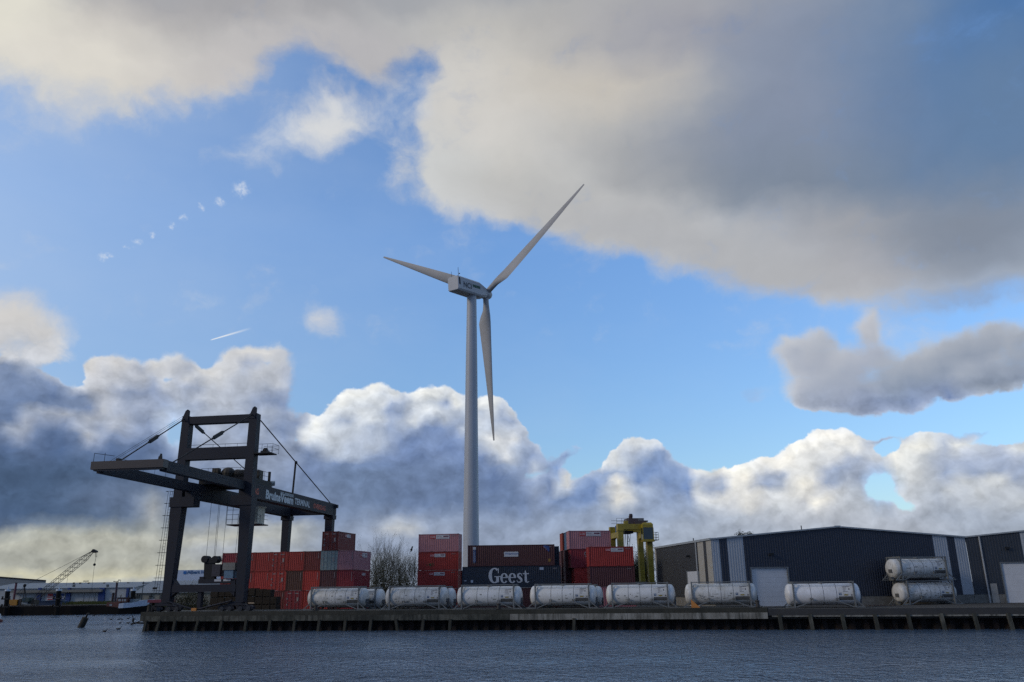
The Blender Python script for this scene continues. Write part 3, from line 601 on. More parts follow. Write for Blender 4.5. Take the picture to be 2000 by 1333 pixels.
def geest(t, Wx, Hh):
    m = MB(); y = -.006; zb_, k = .62, 1.13
    x = 3.65; o = (x, y, zb_)
    strokes(m, arc(.75, .93, .53, .84, 48, 318, .12, .42, 30), o, k)                       # G
    strokes(m, [(1.22, 1.78, .10), (1.22, 1.2, .10)], (x, y-.001, zb_), k); strokes(m, [(1.12, .12, .36), (1.12, .80, .36)], (x, y-.002, zb_), k); strokes(m, [(.72, .80, .10), (1.52, .80, .10)], (x, y-.003, zb_), k)
    for ex_ in (5.30, 6.42):                                                                   # e e
        o = (ex_, y, zb_); strokes(m, arc(.48, .60, .34, .54, 4, 322, .09, .30, 26), o, k); strokes(m, [(.30, .66, .10), (.92, .66, .10)], (ex_, y-.001, zb_), k)
    o = (7.50, y, zb_)                                                                         # s
    strokes(m, [(.74, .86, .07), (.66, 1.08, .10), (.45, 1.14, .13), (.25, 1.02, .24), (.24, .82, .28), (.45, .62, .32), (.64, .44, .30), (.66, .24, .26), (.44, .09, .12), (.18, .12, .09), (.09, .36, .06)], o, k)
    o = (8.42, y, zb_)                                                                         # t
    strokes(m, [(.33, 1.48, .10), (.36, 1.2, .22), (.38, .35, .30), (.42, .16, .26), (.58, .08, .12), (.78, .16, .08)], o, k); strokes(m, [(.0, 1.10, .12), (.78, 1.10, .12)], (8.42, y-.001, zb_), k)
    m.build('lettering', mat('geest_letters', (.62, .62, .62), .6, (.48, .49, .5), 3), t)
    m = MB(); m.box(10.35+.45, 11.05+.3, -.008, 0.0, Hh-.55, Hh-.2); m.box(.25, .6, -.008, 0, .95, 1.05); m.box(1.2, 1.5, -.008, 0, .75, 1.1); m.build('sticker', mat('pale_sticker', (.45, .52, .62), .5), t)
def cronos(t, Wx, Hh):
    m = MB(); m.box(.72, 1.14, -.008, 0, .55, Hh-.65); a = m.build('logo_panel', mat('logo_blue', (.03, .06, .17), .5), t, label='tall blue name board')
    m = MB()
    for i, ch in enumerate('CRONOS'): m.text(ch, (.80, -.012, Hh-1.0-i*.29), (1, 0, 0), (0, 0, 1), .34, .008)
    m.box(.72, 1.14, -.010, 0, Hh-.62, Hh-.25); m.build('lettering', mat('bright_marks', (.52, .54, .56), .6), a)
    m = MB(); m.box(5.1, 7.1, -.008, 0, 1.28, 1.95); a = m.build('logo_panel', LOGOW, t, label='white name board with blue italic lettering')
    m = MB(); m.text('Wieenhoers', (5.22, -.012, 1.55), (1, 0, 0), (.12, 0, 1), .40, .012, .95); m.build('lettering', mat('ink_blue', (.03, .10, .30), .5), a)
    m = MB(); m.prism([(10.55, -.008, Hh-.28), (10.85, -.008, Hh-.12), (11.45, -.008, Hh-.25), (11.50, -.008, Hh-.85), (11.35, -.008, Hh-1.05)], (0, .006, 0)); a = m.build('emblem', mat('emblem_blue', (.04, .08, .24), .5), t)
    m = MB(); m.beam((10.5, -.012, Hh-.28), (11.3, -.012, Hh-1.0), .02, .14, up=(0, 1, 0)); m.build('stripe', mat('emblem_red', (.4, .05, .04), .5), a)
    m = MB(); m.text('GECS', (10.62, -.03, Hh-.35), (.72, 0, -.66), (.66, 0, .72), .26, .01); m.build('lettering', WMARK, a)
    m = MB(); m.box(11.3, 11.6, -.008, 0, .55, .95); m.build('sticker', mat('amber_sticker', (.32, .17, .02), .5), t)
g3 = 'long containers stacked behind the tank row'
container('long dark container at the very bottom under the navy one, nearly hidden by tanks', PG+Vector((.1, 0, 0)), rc, 13.72, 2.59, 'oxide', group=g3, marks=False)
container('long navy blue container with big pale serif lettering on its side', PG+Vector((0, 0, 2.595)), rc, 13.72, 2.9, 'navy', group=g3, marks=True, extra=geest)
container('long oxide brown container with three emblems on top of the navy one', PG+Vector((.75, 0, 5.5)), rc, 12.19, 2.9, 'oxide', group=g3, extra=cronos)
container('dark navy container behind the oxide brown one, its end showing at the right', PG+Vector((.62, 2.6, 5.5)), rc, 13.1, 2.75, 'navy', group=g3, marks=False)
container('dark navy container behind the lettered one, nearly hidden', PG+Vector((.5, 2.6, 2.6)), rc, 13.1, 2.88, 'navy', group=g3, marks=False)
# right-hand stacks
g4 = 'containers stacked beside the straddle carrier'; rd = R(5.5); PR = corner(1118, 119.5)
def cg(t, Wx, Hh):
    m = MB(); m.text('CCIS', (1.9, -.006, 1.75), (1, 0, 0), (0, 0, 1), .62, .02); m.box(2.0, 3.2, -.008, 0, 1.5, 1.58); m.build('lettering', WMARK, t)
for k, (c, lab, dx, ex, lg) in enumerate([('bright', 'bright red container at the bottom of the right stack', 0, None, None), ('bright', 'bright red container second from the bottom, partly behind the maroon one', .0, cg, None),
                             ('crimson', 'crimson container under the faded pink one, right stack', -.05, cg, None), ('pink', 'faded pink container on top of the right stack beside the yellow carrier', -.25, None, ('y', 1.55, 1.80, 1.05))]):
    container(lab, PR+Vector((dx+.35*(k == 1), 0, k*2.595)), rd, c=c, logo=lg, group=g4, extra=ex, marks=(c == 'pink'))
for k, (c, dx, dy, lab) in enumerate([('blue', -.45, 2.5, 'blue container seen as a sliver behind the pink one on the right stack'), ('orange', -.95, 5.0, 'orange red container at the far back of the right stack, top tier')]):
    container(lab, PR+Vector((dx, dy, 3*2.595)), rd, c=c, group=g4, marks=False)
for k in range(3):
    container(['dark brown container at the back of the right stack, lowest', 'maroon container at the back of the right stack, second tier', 'dark oxide container at the back of the right stack, third tier'][k], PR+Vector((-.75, 2.6, k*2.595)), rd, c=['brown', 'maroon', 'oxide'][k], group=g4, marks=False)
    container(['brown container deepest in the right stack, lowest', 'oxide container deepest in the right stack, second tier', 'maroon container deepest in the right stack, third tier'][k], PR+Vector((-1.15, 5.1, k*2.595)), rd, c=['brown', 'oxide', 'maroon'][k], group=g4, marks=False)
PR2 = corner(1152.5, 112.5)
for k, (c, lab, lg) in enumerate([('rose', 'rose pink container at ground level seen between two tank domes', None), ('maroon', 'dark maroon container with a worn plain side below the red one', None), ('red', 'red container with a white name board in front of the faded pink one', ('y', 2.25, 1.90, .85))]):
    container(lab, PR2+Vector((.05*(k < 2), 0, k*2.595)), R(3), c=c, logo=lg, group=g4)
container('pale corrugated container standing between the legs of the yellow carrier', corner(1251, 126), R(8), c='grey', face='end', marks=False, Hh=2.59*1.25)

# ---------------------------------------------------------------- tank containers
TW = mat('tank_white', (.74, .74, .72), .4, (.66, .66, .62), .9, streak=((.30, .28, .23), .62, .85, .5))
TWD = mat('tank_white_dirty', (.68, .68, .65), .45, (.54, .53, .48), .9, streak=((.13, .12, .10), .52, .75, .75), thr=(.45, .6))
TWC = mat('tank_white_clean', (.82, .82, .82), .35, (.64, .64, .63), .8)
BAND = mat('tank_band', (.05, .05, .05), .6); PLATE = mat('data_plate', (.13, .13, .125), .5, (.09, .09, .085), 2)
ZC, YC, RR = 1.30, 1.22, 1.07
def cyl(m, x0, x1, z0, z1, rr=RR+.006, n=6):          # patch lying on the front of the barrel
    p = [(YC-math.sqrt(rr*rr-(z-ZC)**2), z) for z in np.linspace(z0, z1, n)]
    for a, b in zip(p, p[1:]): m.face([(x0, a[0], a[1]), (x1, a[0], a[1]), (x1, b[0], b[1]), (x0, b[0], b[1])])
def tank_parts(t, tm, end_box='x', ladder=False, worn=0, seed=0):
    rnd = random.Random(seed)
    m = MB(); e = .70; pr = [(-e, .02), (-e+.03, .35), (-e+.10, .66), (-e+.20, .90), (-e+.32, 1.02), (-e+.46, RR), (6.06+e-.46, RR), (6.06+e-.32, 1.02), (6.06+e-.20, .90), (6.06+e-.10, .66), (6.06+e-.03, .35), (6.06+e, .02)]
    m.lathe(pr, (0, YC, ZC), 'x', 40); b = m.build('barrel', tm, t, True)
    m = MB()
    for x in (1.78, 3.03, 4.30): m.lathe([(x-.018, RR-.02), (x-.018, RR+.008), (x+.018, RR+.008), (x+.018, RR-.02)], (0, YC, ZC), 'x', 40)
    m.build('band', BAND, b)
    m = MB(); P = .15
    for x in (0, 6.06-P):
        for y in (0, 2.44-P): m.box(x, x+P, y, y+P, 0, 2.59)
        m.box(x, x+P, P, 2.44-P, 2.47, 2.59); m.box(x, x+P, P, 2.44-P, 0, .14)
        for y, s_ in ((P, 1), (2.44-P, -1)):
            m.beam((x+P/2, y, 1.95), (x+P/2, y+s_*.55, 2.5), .08); m.beam((x+P/2, y, .62), (x+P/2, y+s_*.6, .1), .08)
    for y in (0.0, 2.44-.09):
        m.box(P, 6.06-P, y, y+.09, 2.48, 2.57); m.box(1.72, 4.36, y, y+.11, .56, .68); yc = y+.05
        for a, b_ in (((1.75, .62), (.25, .06)), ((4.33, .62), (5.82, .06)), ((-.0, .72), (-.78, .06)), ((6.06, .72), (6.84, .06))): m.beam((a[0], yc, a[1]), (b_[0], yc, b_[1]), .09, .09, up=(0, 1, 0))
        m.box(-.88, -.0, y, y+.1, 0, .09); m.box(6.06, 6.94, y, y+.1, 0, .09)
        for x in (1.78, 4.3): m.box(x-.16, x-.10, y-.01, y+.12, .66, .92); m.box(x+.10, x+.16, y-.01, y+.12, .66, .92); m.box(x-.16, x+.16, y-.01, y+.12, .88, .94)
    for y in (.35, 1.9): m.box(.2, 5.86, y, y+.16, 2.50, 2.53)
    m.build('frame', GALV, t)
    m = MB(); m.lathe([(0, .28), (.10, .28), (.10, .24), (.13, .2)], (3.03, YC, 2.44), 'z', 14); m.build('manhole', GALV, t)
    m = MB(); cyl(m, 4.48, 5.86, .72, 1.08); m.build('data_plate', PLATE, t)
    m = MB(); cyl(m, 4.46, 5.88, 1.12, 2.15, RR+.004); d = m.build('notice_panel', mat('tank_panel', (.60, .60, .58), .5, (.52, .52, .49), 2), t)
    m = MB(); cyl(m, 4.95, 5.65, 2.02, 2.06, RR+.009, 2)
    for z in (1.90, 1.78, 1.66, 1.54): cyl(m, 4.95, 4.95+rnd.uniform(.2, .5), z, z+.035, RR+.009, 2)
    cyl(m, 5.5, 5.6, 1.72, 1.86, RR+.009, 2); m.build('lettering', INK, d)
    m = MB(); cyl(m, 5.0, 5.4, 1.16, 1.28, RR+.009, 2); m.build('label_strip', mat('label_yellow', (.32, .24, .03), .6), d)
    m = MB(); cyl(m, 4.52, 4.76, 1.2, 1.44, RR+.009, 3); s2 = m.build('symbol', mat('label_blue', (.03, .10, .22), .6), d)
    m = MB(); cyl(m, 4.62, 4.66, 1.23, 1.38, RR+.013, 2); cyl(m, 4.55, 4.73, 1.37, 1.41, RR+.013, 2); m.build('letter', LOGOW, s2)
    m = MB(); xx = 5.66; pz = 1.16; p = lambda x, z: (x, YC-math.sqrt((RR+.009)**2-(z-ZC)**2), z); m.face([p(xx, pz), p(xx+.18, pz), p(xx+.09, pz+.17)]); m.build('warning_sign', INK, d)
    if worn:
        m = MB()
        for i in range(worn):
            x = rnd.uniform(.4, 4.1); z = rnd.uniform(.75, 1.5); w_ = rnd.uniform(.05, .32)
            if not any(abs(x+w_/2-q_) < .2 for q_ in (1.78, 3.03, 4.3)): cyl(m, x, x+w_, z, z+rnd.uniform(.03, .12), RR+.005, 2)
        m.build('worn_sticker', mat('worn_mark', (.22, .22, .20), .7, (.33, .33, .3), 6), t)
    x1 = 6.06+e
    if end_box: m = MB(); m.box(x1-.25, x1+.02, YC-.55, YC+.35, .75, 1.15); m.box(x1-.16, x1+.03, YC-.2, YC+.15, .25, .751); m.build('valve_box', mat('valve_grey', (.10, .11, .12), .5), t)
    if ladder:
        m = MB()
        for y in (YC+.28, YC+.68): m.tube((-e-.12, y, .15), (-.02, y, 2.5), .02, n=5)
        for i in range(8):
            f_ = i/7.5; m.tube((-e-.12+f_*(e+.10), YC+.28, .2+f_*2.3), (-e-.12+f_*(e+.10), YC+.68, .2+f_*2.3), .015, n=4)
        m.build('ladder', GALV, t)
        m = MB(); m.box(-e-.03, -e+.2, YC-.45, YC+.10, .85, 1.22); m.box(-e-.02, -e+.3, YC-.25, YC+.2, .12, .40); m.build('end_plate', PLATE, t)
    return t
gT = 'tank containers in a row on the quay'
specs = [(605, 4.6, TWD, 24, 'white tank container at the left end of the row, beside the containers and a bollard'), (758.5, 3.6, TWD, 26, 'white tank container second from the left, in front of the bare trees'),
         (900, 2.6, TW, 14, 'white tank container standing below the lettered navy container'), (1044.5, 3.0, TW, 10, 'white tank container right of the one below the navy lettering, fourth from the left'),
         (1195.6, 3.0, TW, 20, 'white tank container below the yellow straddle carrier'), (1352.5, 2.3, TWD, 40, 'scuffed and peeling white tank container in front of the warehouse corner'),
         (1552, 2.8, TWC, 0, 'cleanest white tank container, alone in front of the wide warehouse wall')]
for i, (px, off, tm, wn_, lab) in enumerate(specs):
    zq = 2.12 if i < 6 else 2.0; s = s_of(px, 1188, off); t = thing('tank_container', lab, 'tank container', QP(s, off, zq), -QA, gT)
    tank_parts(t, tm, worn=wn_, seed=i+3)
for px_end, off, lab in [(750, 7.4, 'white tank container behind the gap between the first and second tanks'), (889, 6.6, 'white tank container behind the second tank, only its right dome showing'), (1177, 6.0, 'white tank container behind the fourth tank, only its right dome showing')]:
    s = s_of(px_end, 1165, off+1.2)-6.7; t = thing('tank_container', lab, 'tank container', QP(s, off, 2.0), -QA, gT); tank_parts(t, TW, seed=40)
pS = at(1777, 1178, 94.6); gS = 'tank containers stacked by the warehouse'
for k, lab in enumerate(['grimy white tank container at the bottom of the pair by the warehouse', 'white tank container with a ladder end on top of the pair by the warehouse']):
    t = thing('tank_container', lab, 'tank container', Vector((pS.x-.35*k, pS.y+.05*k, 1.97+k*2.62)), R(13), gS); tank_parts(t, TWD, None, True, 24, 60+k)

# ---------------------------------------------------------------- gantry crane
CA = math.atan(.154); CO = Vector((-41.0, 100.5, 2.12))
W_C, L_C, B_C, ZT, ZU, ZL, XA, XB = 9.1, 28.9, 18.5, 23.55, 14.95, 13.68, 1.44, 8.40      # heights above the quay
cr = thing('gantry_crane', 'tall dark grey gantry crane with its boom reaching left over the water', 'crane', CO, -CA)
for x, lab in ((0, 'left'), (W_C, 'right')):
    m = MB(); xt = x if x == 0 else x-.12
    m.taper((x-.15 if x == 0 else x+.02, 0, .95), .95, 1.0, (xt, 0, ZL-.9), 1.5, 1.3); m.build('leg', STEEL, cr)
    m = MB(); m.taper((xt, 0, ZL-.9), 1.15, 1.15, (xt, 0, ZT-.25), 1.0, 1.05)
    if x == 0: m.box(xt-.85, xt+2.3, -.75, .75, ZL-1.6, ZL-.42)
    else: m.box(xt-1.9, xt+.75, -.75, .75, ZL-1.6, ZL-.42)
    o_ = m.build('mast', STEEL, cr)
    m = MB(); m.prism([(xt-.62, -.60, ZT-.9), (xt-.1, -.60, ZT+.45), (xt+.14, -.60, ZT+.62), (xt+.32, -.60, ZT+.45), (xt+.32, -.60, ZT-.9)], (0, .35, 0)); m.build('stay_plate', STEEL, o_)
m = MB(); m.box(.5, W_C-.25, -.5, .5, ZT-1.25, ZT-.32); m.build('top_beam', STEEL, cr)
m = MB(); m.box(.45, W_C-.2, -.55, .55, ZT-5.75, ZT-4.3); m.build('cross_beam', STEEL, cr)
m = MB()
for y in (-.5,): m.path([(.6, y, ZT-3.95), (W_C-.3, y, ZT-3.95)], .025, 4)
for i in range(6): m.tube((.8+i*1.6, -.5, ZT-4.3), (.8+i*1.6, -.5, ZT-3.95), .02, n=4)
m.build('handrail', DARK, cr)
m = MB(); m.box(W_C+.38, W_C+2.7, -.8, .9, ZT-5.35, ZT-5.22); pf = m.build('service_platform', DARK, cr)
m = MB()
for z in (.55, 1.05): m.path([(W_C+.9, -.8, ZT-5.25+z), (W_C+2.9, -.8, ZT-5.25+z), (W_C+2.9, .9, ZT-5.25+z), (W_C+.9, .9, ZT-5.25+z)], .025, 4)
for x, y in ((W_C+1.5, -.8), (W_C+2.2, -.8), (W_C+2.9, -.8), (W_C+2.9, .9), (W_C+2.0, .9)): m.tube((x, y, ZT-5.25), (x, y, ZT-4.2), .025, n=4)
m.build('railing', GALV, pf)
m = MB(); m.blob((W_C+1.5, .2, ZT-4.85), (.38, .3, .35)); m.box(W_C+1.0, W_C+1.9, -.1, .6, ZT-5.2, ZT-4.9); m.build('winch', DARK, pf)
STEEL_LIT = mat('crane_paint_lit', (.045, .036, .036), .5, (.035, .03, .032), 2, streak=((.05, .028, .022), .62, .8, .5))  # crane paint, lighter and browner: light on the camera-facing end beam, in the colour
for x, nm in ((XA, 0), (XB, 1)):
    m = MB(); m.box(x-.40, x+.40, -B_C+.9, -.62, ZL+.22, ZU); m.build('boom_girder', STEEL, cr)
    m = MB(); m.box(x-.45, x+.45, -.6, L_C+.6, ZL-.45, ZU+.02); m.box(x-.6, x+.6, -.6, L_C+.6, ZL-.55, ZL-.452); gd = m.build('main_girder', STEEL, cr)
    m = MB(); m.taper((x, L_C-.6, -.2), .9, .9, (x, L_C-.6, ZL-.8), 1.15, 1.15); m.box(x-.75, x+.75, L_C-1.3, L_C+.1, ZL-1.1, ZL-.555); m.build('leg', STEEL, cr)
m = MB(); m.box(XA-.5, XB+.5, -B_C, -B_C+.9, ZU-.78, ZU+.03); m.box(XA-.25, XB+.25, -B_C+.15, -B_C+.75, ZU-.92, ZU-.78); m.build('boom_end_beam', STEEL_LIT, cr)
m = MB(); m.box(XA-.4, XB+.5, L_C-.2, L_C+.6, ZL-.3, ZU-.2); m.box(XB+.5, XB+.9, L_C-.1, L_C+.4, ZU-.6, ZU-.1); m.build('rear_end_beam', STEEL, cr)
m = MB()
for a in (XA-.4, XA+.8): m.tube((a, -B_C+.2, ZU), (a, -B_C+.2, ZU+.9), .03, n=4)
m.path([(XA-.4, -B_C+.2, ZU+.9), (XA+1.9, -B_C+.2, ZU+.55)], .025, 4)
for i in range(6): m.tube((XA+.5, -B_C+3+i*2.2, ZU), (XA+.5, -B_C+3+i*2.2, ZU+.75), .02, n=4)
m.path([(XA+.5, -B_C+3, ZU+.75), (XA+.5, -B_C+14, ZU+.75)], .02, 4); m.build('handrail', DARK, cr)
m = MB(); m.box(XA+2.0, XA+2.35, -B_C+.3, -B_C+.7, ZU, ZU+.32); m.tube((XB-.3, -B_C+.4, ZU), (XB-.3, -B_C+.4, ZU+.35), .06, n=6); m.prism([(XB-.35, -B_C+.3, ZU+.05), (XB-.1, -B_C+.3, ZU+.65), (XB-.0, -B_C+.3, ZU+.05)], (0, .3, 0)); m.build('boom_lamp', DARK, cr)
def stay(p, q, at_, w=.12, lab=None):
    m = MB(); p, q = Vx(p), Vx(q); m.tube(p, q, w/2+.01, n=6); o = m.build('stay', DARK, cr)
    if at_ is not None:
        d = (q-p); a = p+d*at_; b = a+d.normalized()*1.9; m = MB(); m.beam(a, b, .18, .42); m.beam(a-d.normalized()*.35, a, .12, .22); m.beam(b, b+d.normalized()*.35, .12, .22); m.build('turnbuckle', DARK, o)
stay((-.2, -.45, ZT-.55), (XA-.1, -B_C+2.9, ZU), .42); stay((W_C-.2, -.45, ZT-.35), (XB-.2, -B_C+2.6, ZU), .42)
stay((.5, .5, ZT-1.0), (XA, L_C-2.0, ZU), .02, .10); stay((W_C+.42, .5, ZT-1.0), (XB+.1, L_C-.2, ZU-.2), None, .13)
m = MB(); pm = Vx(W_C+.42, .5, ZT-1.0).lerp(Vx(XB+.1, L_C-.2, ZU-.2), .44); m.beam((pm.x-.2, pm.y, ZU), (pm.x-.05, pm.y, pm.z), .2, .2); m.blob((pm.x, pm.y, pm.z), .22, 8, 5); m.build('stay_strut', DARK, cr)
m = MB()
for dz, dy in ((.1, 1.2), (.35, .6)): m.tube((-.45, -.3, ZT-.45+dz), (XA-.2+dz, -B_C+1.0+dy, ZU+.1), .02, n=4)
m.build('cable', DARK, cr)
# lettering along the right-hand girder
LX = XB+.46; mm = lambda: MB()
WL, OL = mat('crane_letters', (.60, .64, .65), .6, (.48, .52, .53), 4), mat('crane_letters_orange', (.62, .12, .06), .6, (.5, .1, .06), 4)
def ypix(px): # girder position where a pixel column meets the girder face
    d = ray(px, 975); best = None
    for i in range(600):
        y = -5+i*.06; w_ = CO+Vector((math.cos(CA)*LX+math.sin(CA)*y, -math.sin(CA)*LX+math.cos(CA)*y, 0)); e = abs(w_.x*d.y-w_.y*d.x)
        if best is None or e < best[0]: best = (e, y)
    return best[1]
for body, p0, p1, h, z, mt_, b_ in (('AG', 495.5, 504, .75, ZL+.0, OL, .025), ('BruinsVeem', 518.5, 573, 1.05, ZL-.22, WL, .045), ('TERMINAL', 576, 606, .82, ZL-.12, WL, .025), ('OVERSLAG', 613, 636.5, .68, ZL-.08, OL, .022)):
    y0, y1 = ypix(p0), ypix(p1); m = mm(); m.text(body, (0, 0, 0), (0, 1, 0), (0, 0, 1), h/.72, b_)
    ys = [v[1] for v in m.v]; a, b = min(ys), max(ys); m.v = [(LX+.006, y0+(v[1]-a)/(b-a)*(y1-y0), z+v[2]) for v in m.v]; m.build('lettering', mt_, gd)
m = MB()
for p0, p1, z in ((547, 553, ZL+.98), (555, 573, ZL+.98)):
    for k in (0, .13, .26): m.box(LX, LX+.012, ypix(p0), ypix(p1), z-.02-k, z+.05-k)
m.build('lettering', WL, gd)
# sill, bracing, bogies
m = MB(); m.box(.3, W_C-.6, -.45, .45, 2.15, 3.0); m.prism([(.3, -.4, 1.6), (1.0, -.4, 2.15), (1.0, -.4, 3.0), (.3, -.4, 3.8)], (0, .8, 0)); m.prism([(W_C-.7, -.4, 1.6), (W_C-1.3, -.4, 2.15), (W_C-1.3, -.4, 3.0), (W_C-.7, -.4, 3.6)], (0, .8, 0)); m.build('sill_beam', STEEL, cr)
m = MB(); m.box(3.75, 4.2, -.3, .3, .12, 2.15); m.build('post', STEEL, cr)
for xa_, xb_ in ((.1, 3.55), (W_C-.9, 4.1)):
    m = MB(); m.tube((xa_, -.6, 1.15), (xb_, -.6, .22), .11, n=8); m.build('brace', STEEL, cr)
m = MB(); m.box(3.42, 4.02, -.85, -.55, .05, .38); m.build('buffer_block', ORANGE, cr)
for bx, s_ in ((-.35, -1), (W_C-.5, 1)):
    m = MB(); m.prism([(bx-1.3, -.45, .62), (bx-.55, -.45, 1.05), (bx+.55, -.45, 1.05), (bx+1.3, -.45, .62)], (0, .9, 0))
    for k in (-1, 1):
        m.prism([(bx+k*1.15-1.0, -.35, .18), (bx+k*1.15-1.0, -.35, .46), (bx+k*1.15-.6, -.35, .66), (bx+k*1.15+.6, -.35, .66), (bx+k*1.15+1.0, -.35, .46), (bx+k*1.15+1.0, -.35, .18)], (0, .7, 0))
    bg_ = m.build('bogie', STEEL, cr)
    for k in (-1.65, -.65, .65, 1.65):
        m = MB(); m.tube((bx+k, -.42, .27), (bx+k, .42, .27), .26, n=14); m.tube((bx+k, -.45, .27), (bx+k, -.40, .27), .1, n=8); m.build('wheel', mat('wheel_steel', (.03, .033, .04), .5), bg_)
m = MB(); m.box(W_C+1.2, W_C+1.9, -.6, -.45, .82, .92); m.build('rail_lamp', mat('lamp_amber', (.6, .42, .25), .4), cr)
# caged ladder on the left leg
m = MB(); LA, LB = Vx(-1.15, -.3, ZL+.3), Vx(-1.55, -.3, 2.0)
for dx in (-.28, .0, .28): m.tube(LA+Vx(dx, 0, 0), LB+Vx(dx*1.15, 0, 0), .025, n=4)
m.tube(LA+Vx(.55, .1, 0), Vx(-.85, -.2, -.1), .055, n=6)
for i in range(34):
    p_ = LA.lerp(LB, i/33); m.tube(p_+Vx(0, 0, 0), p_+Vx(.28, 0, 0), .014, n=4)
    if i % 4 == 0: m.path([p_+Vx(-.3, 0, 0), p_+Vx(-.3, -.5, 0), p_+Vx(.35, -.5, 0), p_+Vx(.75, 0, 0)], .025, 4)
m.build('caged_ladder', DARK, cr)
# trolley with machinery and cab
tr = MB(); TY = 5.0
tr.box(XA-.3, XB-.55, TY-3.0, TY+3.4, ZU+.12, ZU+.95); tr.build('trolley_deck', DARK, cr)
m = MB(); m.blob((3.6, TY-.4, ZU+1.7), (.95, .8, .85), 12, 8); m.blob((4.7, TY, ZU+1.6), (.8, .7, .7), 12, 8); m.tube((5.2, TY-.6, ZU+1.6), (6.6, TY-.6, ZU+1.6), .55, n=14); m.box(4.0, 7.4, TY+.5, TY+1.7, ZU+.95, ZU+2.2); m.box(1.9, 2.7, TY-1.4, TY-.6, ZU+.95, ZU+2.35); m.build('hoist_machinery', mat('machine_dark', (.03, .03, .032), .6, (.05, .045, .03), 4), cr)
m = MB()
for z in (.6, 1.15):
    m.path([(1.3, TY-2.9, ZU+.95+z), (7.7, TY-2.9, ZU+.95+z), (7.7, TY+3.2, ZU+.95+z)], .022, 4)
for x in (1.3, 2.2, 3.2, 4.3, 5.4, 6.5, 7.7): m.tube((x, TY-2.9, ZU+.95), (x, TY-2.9, ZU+2.1), .022, n=4)
for y in (-1.4, 0, 1.4, 3.2): m.tube((7.7, TY+y, ZU+.95), (7.7, TY+y, ZU+2.1), .022, n=4)
m.box(7.45, 7.7, TY+3.0, TY+3.3, ZU+.3, ZU+2.3); m.build('railing', DARK, cr)
m = MB(); m.box(4.4, 7.3, TY+3.4, TY+4.6, ZU+.05, ZU+.65); m.lathe([(0, .4), (.5, .4), (.55, .3)], (6.5, TY+5.6, ZU+.7), 'z', 12); m.tube((6.1, TY+5.2, ZU+1.1), (7.1, TY+5.9, ZU+1.1), .33, n=12); m.box(6.4, 6.8, TY+5.4, TY+5.9, ZU, ZU+.8); m.build('cable_reel', mat('pale_green_grey', (.30, .34, .33), .5), cr)
cb = MB(); cb.box(4.75, 6.35, TY+3.2, TY+5.2, ZL-3.1, ZL-.95); cb.box(4.65, 6.5, TY+3.1, TY+5.3, ZL-.95, ZL-.82)
cab = cb.build('operator_cab', mat('cab_cream', (.66, .62, .50), .5, (.55, .52, .42), 2), cr)
m = MB(); m.box(4.85, 5.5, TY+3.16, TY+3.2, ZL-2.9, ZL-1.15); m.build('window', mat('cab_glass', (.50, .48, .36), .3), cab)
m = MB(); m.box(5.6, 6.25, TY+3.16, TY+3.2, ZL-2.9, ZL-1.15); m.build('window', mat('cab_glass', (.50, .48, .36), .3), cab)
m = MB(); m.box(2.2, 6.9, TY+2.9, TY+5.3, ZL-3.25, ZL-3.12); m.build('cab_platform', DARK, cr)
m = MB()
for x in (2.2, 3.0, 3.8): m.tube((x, TY+2.9, ZL-3.1), (x, TY+2.9, ZL-.6 if x < 3.5 else ZL-1.8), .035, n=4)
for z in (-2.5, -1.9, -1.3): m.path([(2.2, TY+2.9, ZL+z), (3.8, TY+2.9, ZL+z)], .025, 4)
for z in (-2.5, -2.0): m.path([(6.4, TY+2.9, ZL+z), (6.85, TY+2.9, ZL+z), (6.85, TY+5.2, ZL+z)], .025, 4)
m.tube((6.85, TY+2.9, ZL-3.1), (6.85, TY+2.9, ZL-2.0), .03, n=4); m.build('railing', GALV, cr)
m = MB(); HP = [(3.95, -.5), (4.35, .9), (4.95, -.5), (5.3, .9)]; HT = 5.15
for hx, hy in HP: m.tube((hx, hy+1.0, ZL), (hx-.02, hy+1.0, HT-2.12+.3+.9), .022, n=4)
m.tube((6.9, 2.2, ZL-.4), (6.75, 2.2, HT+1.2), .02, n=4); m.build('hoist_rope', DARK, cr)
# spreader hanging from the ropes
sp = thing('container_spreader', 'dark container spreader hanging on four ropes between the crane legs', 'spreader', CO+QU*1.05+Vector((0, 0, 2.15)), -CA)
m = MB(); m.box(2.3, 7.4, .3, 2.5, .95, 1.45); m.box(2.35, 3.1, .4, 2.3, 1.45, 1.75); m.build('beam', STEEL, sp)
m = MB(); m.prism([(2.9, .4, 1.45), (2.75, .4, 3.6), (3.9, .4, 3.6), (4.3, .4, 1.45)], (0, .5, 0)); m.tube((2.85, .2, 3.75), (2.85, 1.2, 3.75), .42, n=16); m.tube((4.15, .2, 3.7), (4.15, 1.2, 3.7), .42, n=16); m.box(2.9, 4.2, .3, 1.1, 3.3, 3.85); m.build('sheave_block', DARK, sp)
m = MB(); m.prism([(7.3, .4, 1.45), (7.6, .4, 3.4), (8.1, .4, 3.9), (8.5, .4, 3.4), (8.5, .4, 1.45)], (0, .5, 0)); m.tube((8.0, .2, 3.7), (8.0, 1.2, 3.7), .40, n=16); m.build('sheave_block', DARK, sp)
m = MB(); m.box(4.0, 5.05, .1, 1.4, 1.75, 3.15); m.build('motor_housing', mat('motor_dark', (.035, .03, .038), .5), sp)
m = MB(); m.box(5.45, 7.0, -.1, 1.3, 2.45, 3.3); m.build('cabinet', mat('cabinet_stone', (.22, .21, .18), .6), sp)
m = MB(); m.box(5.65, 6.8, 0, 1.2, 1.5, 2.44); m.build('cabinet', mat('cabinet_blue', (.13, .22, .30), .6), sp, label='pale blue cabinet')
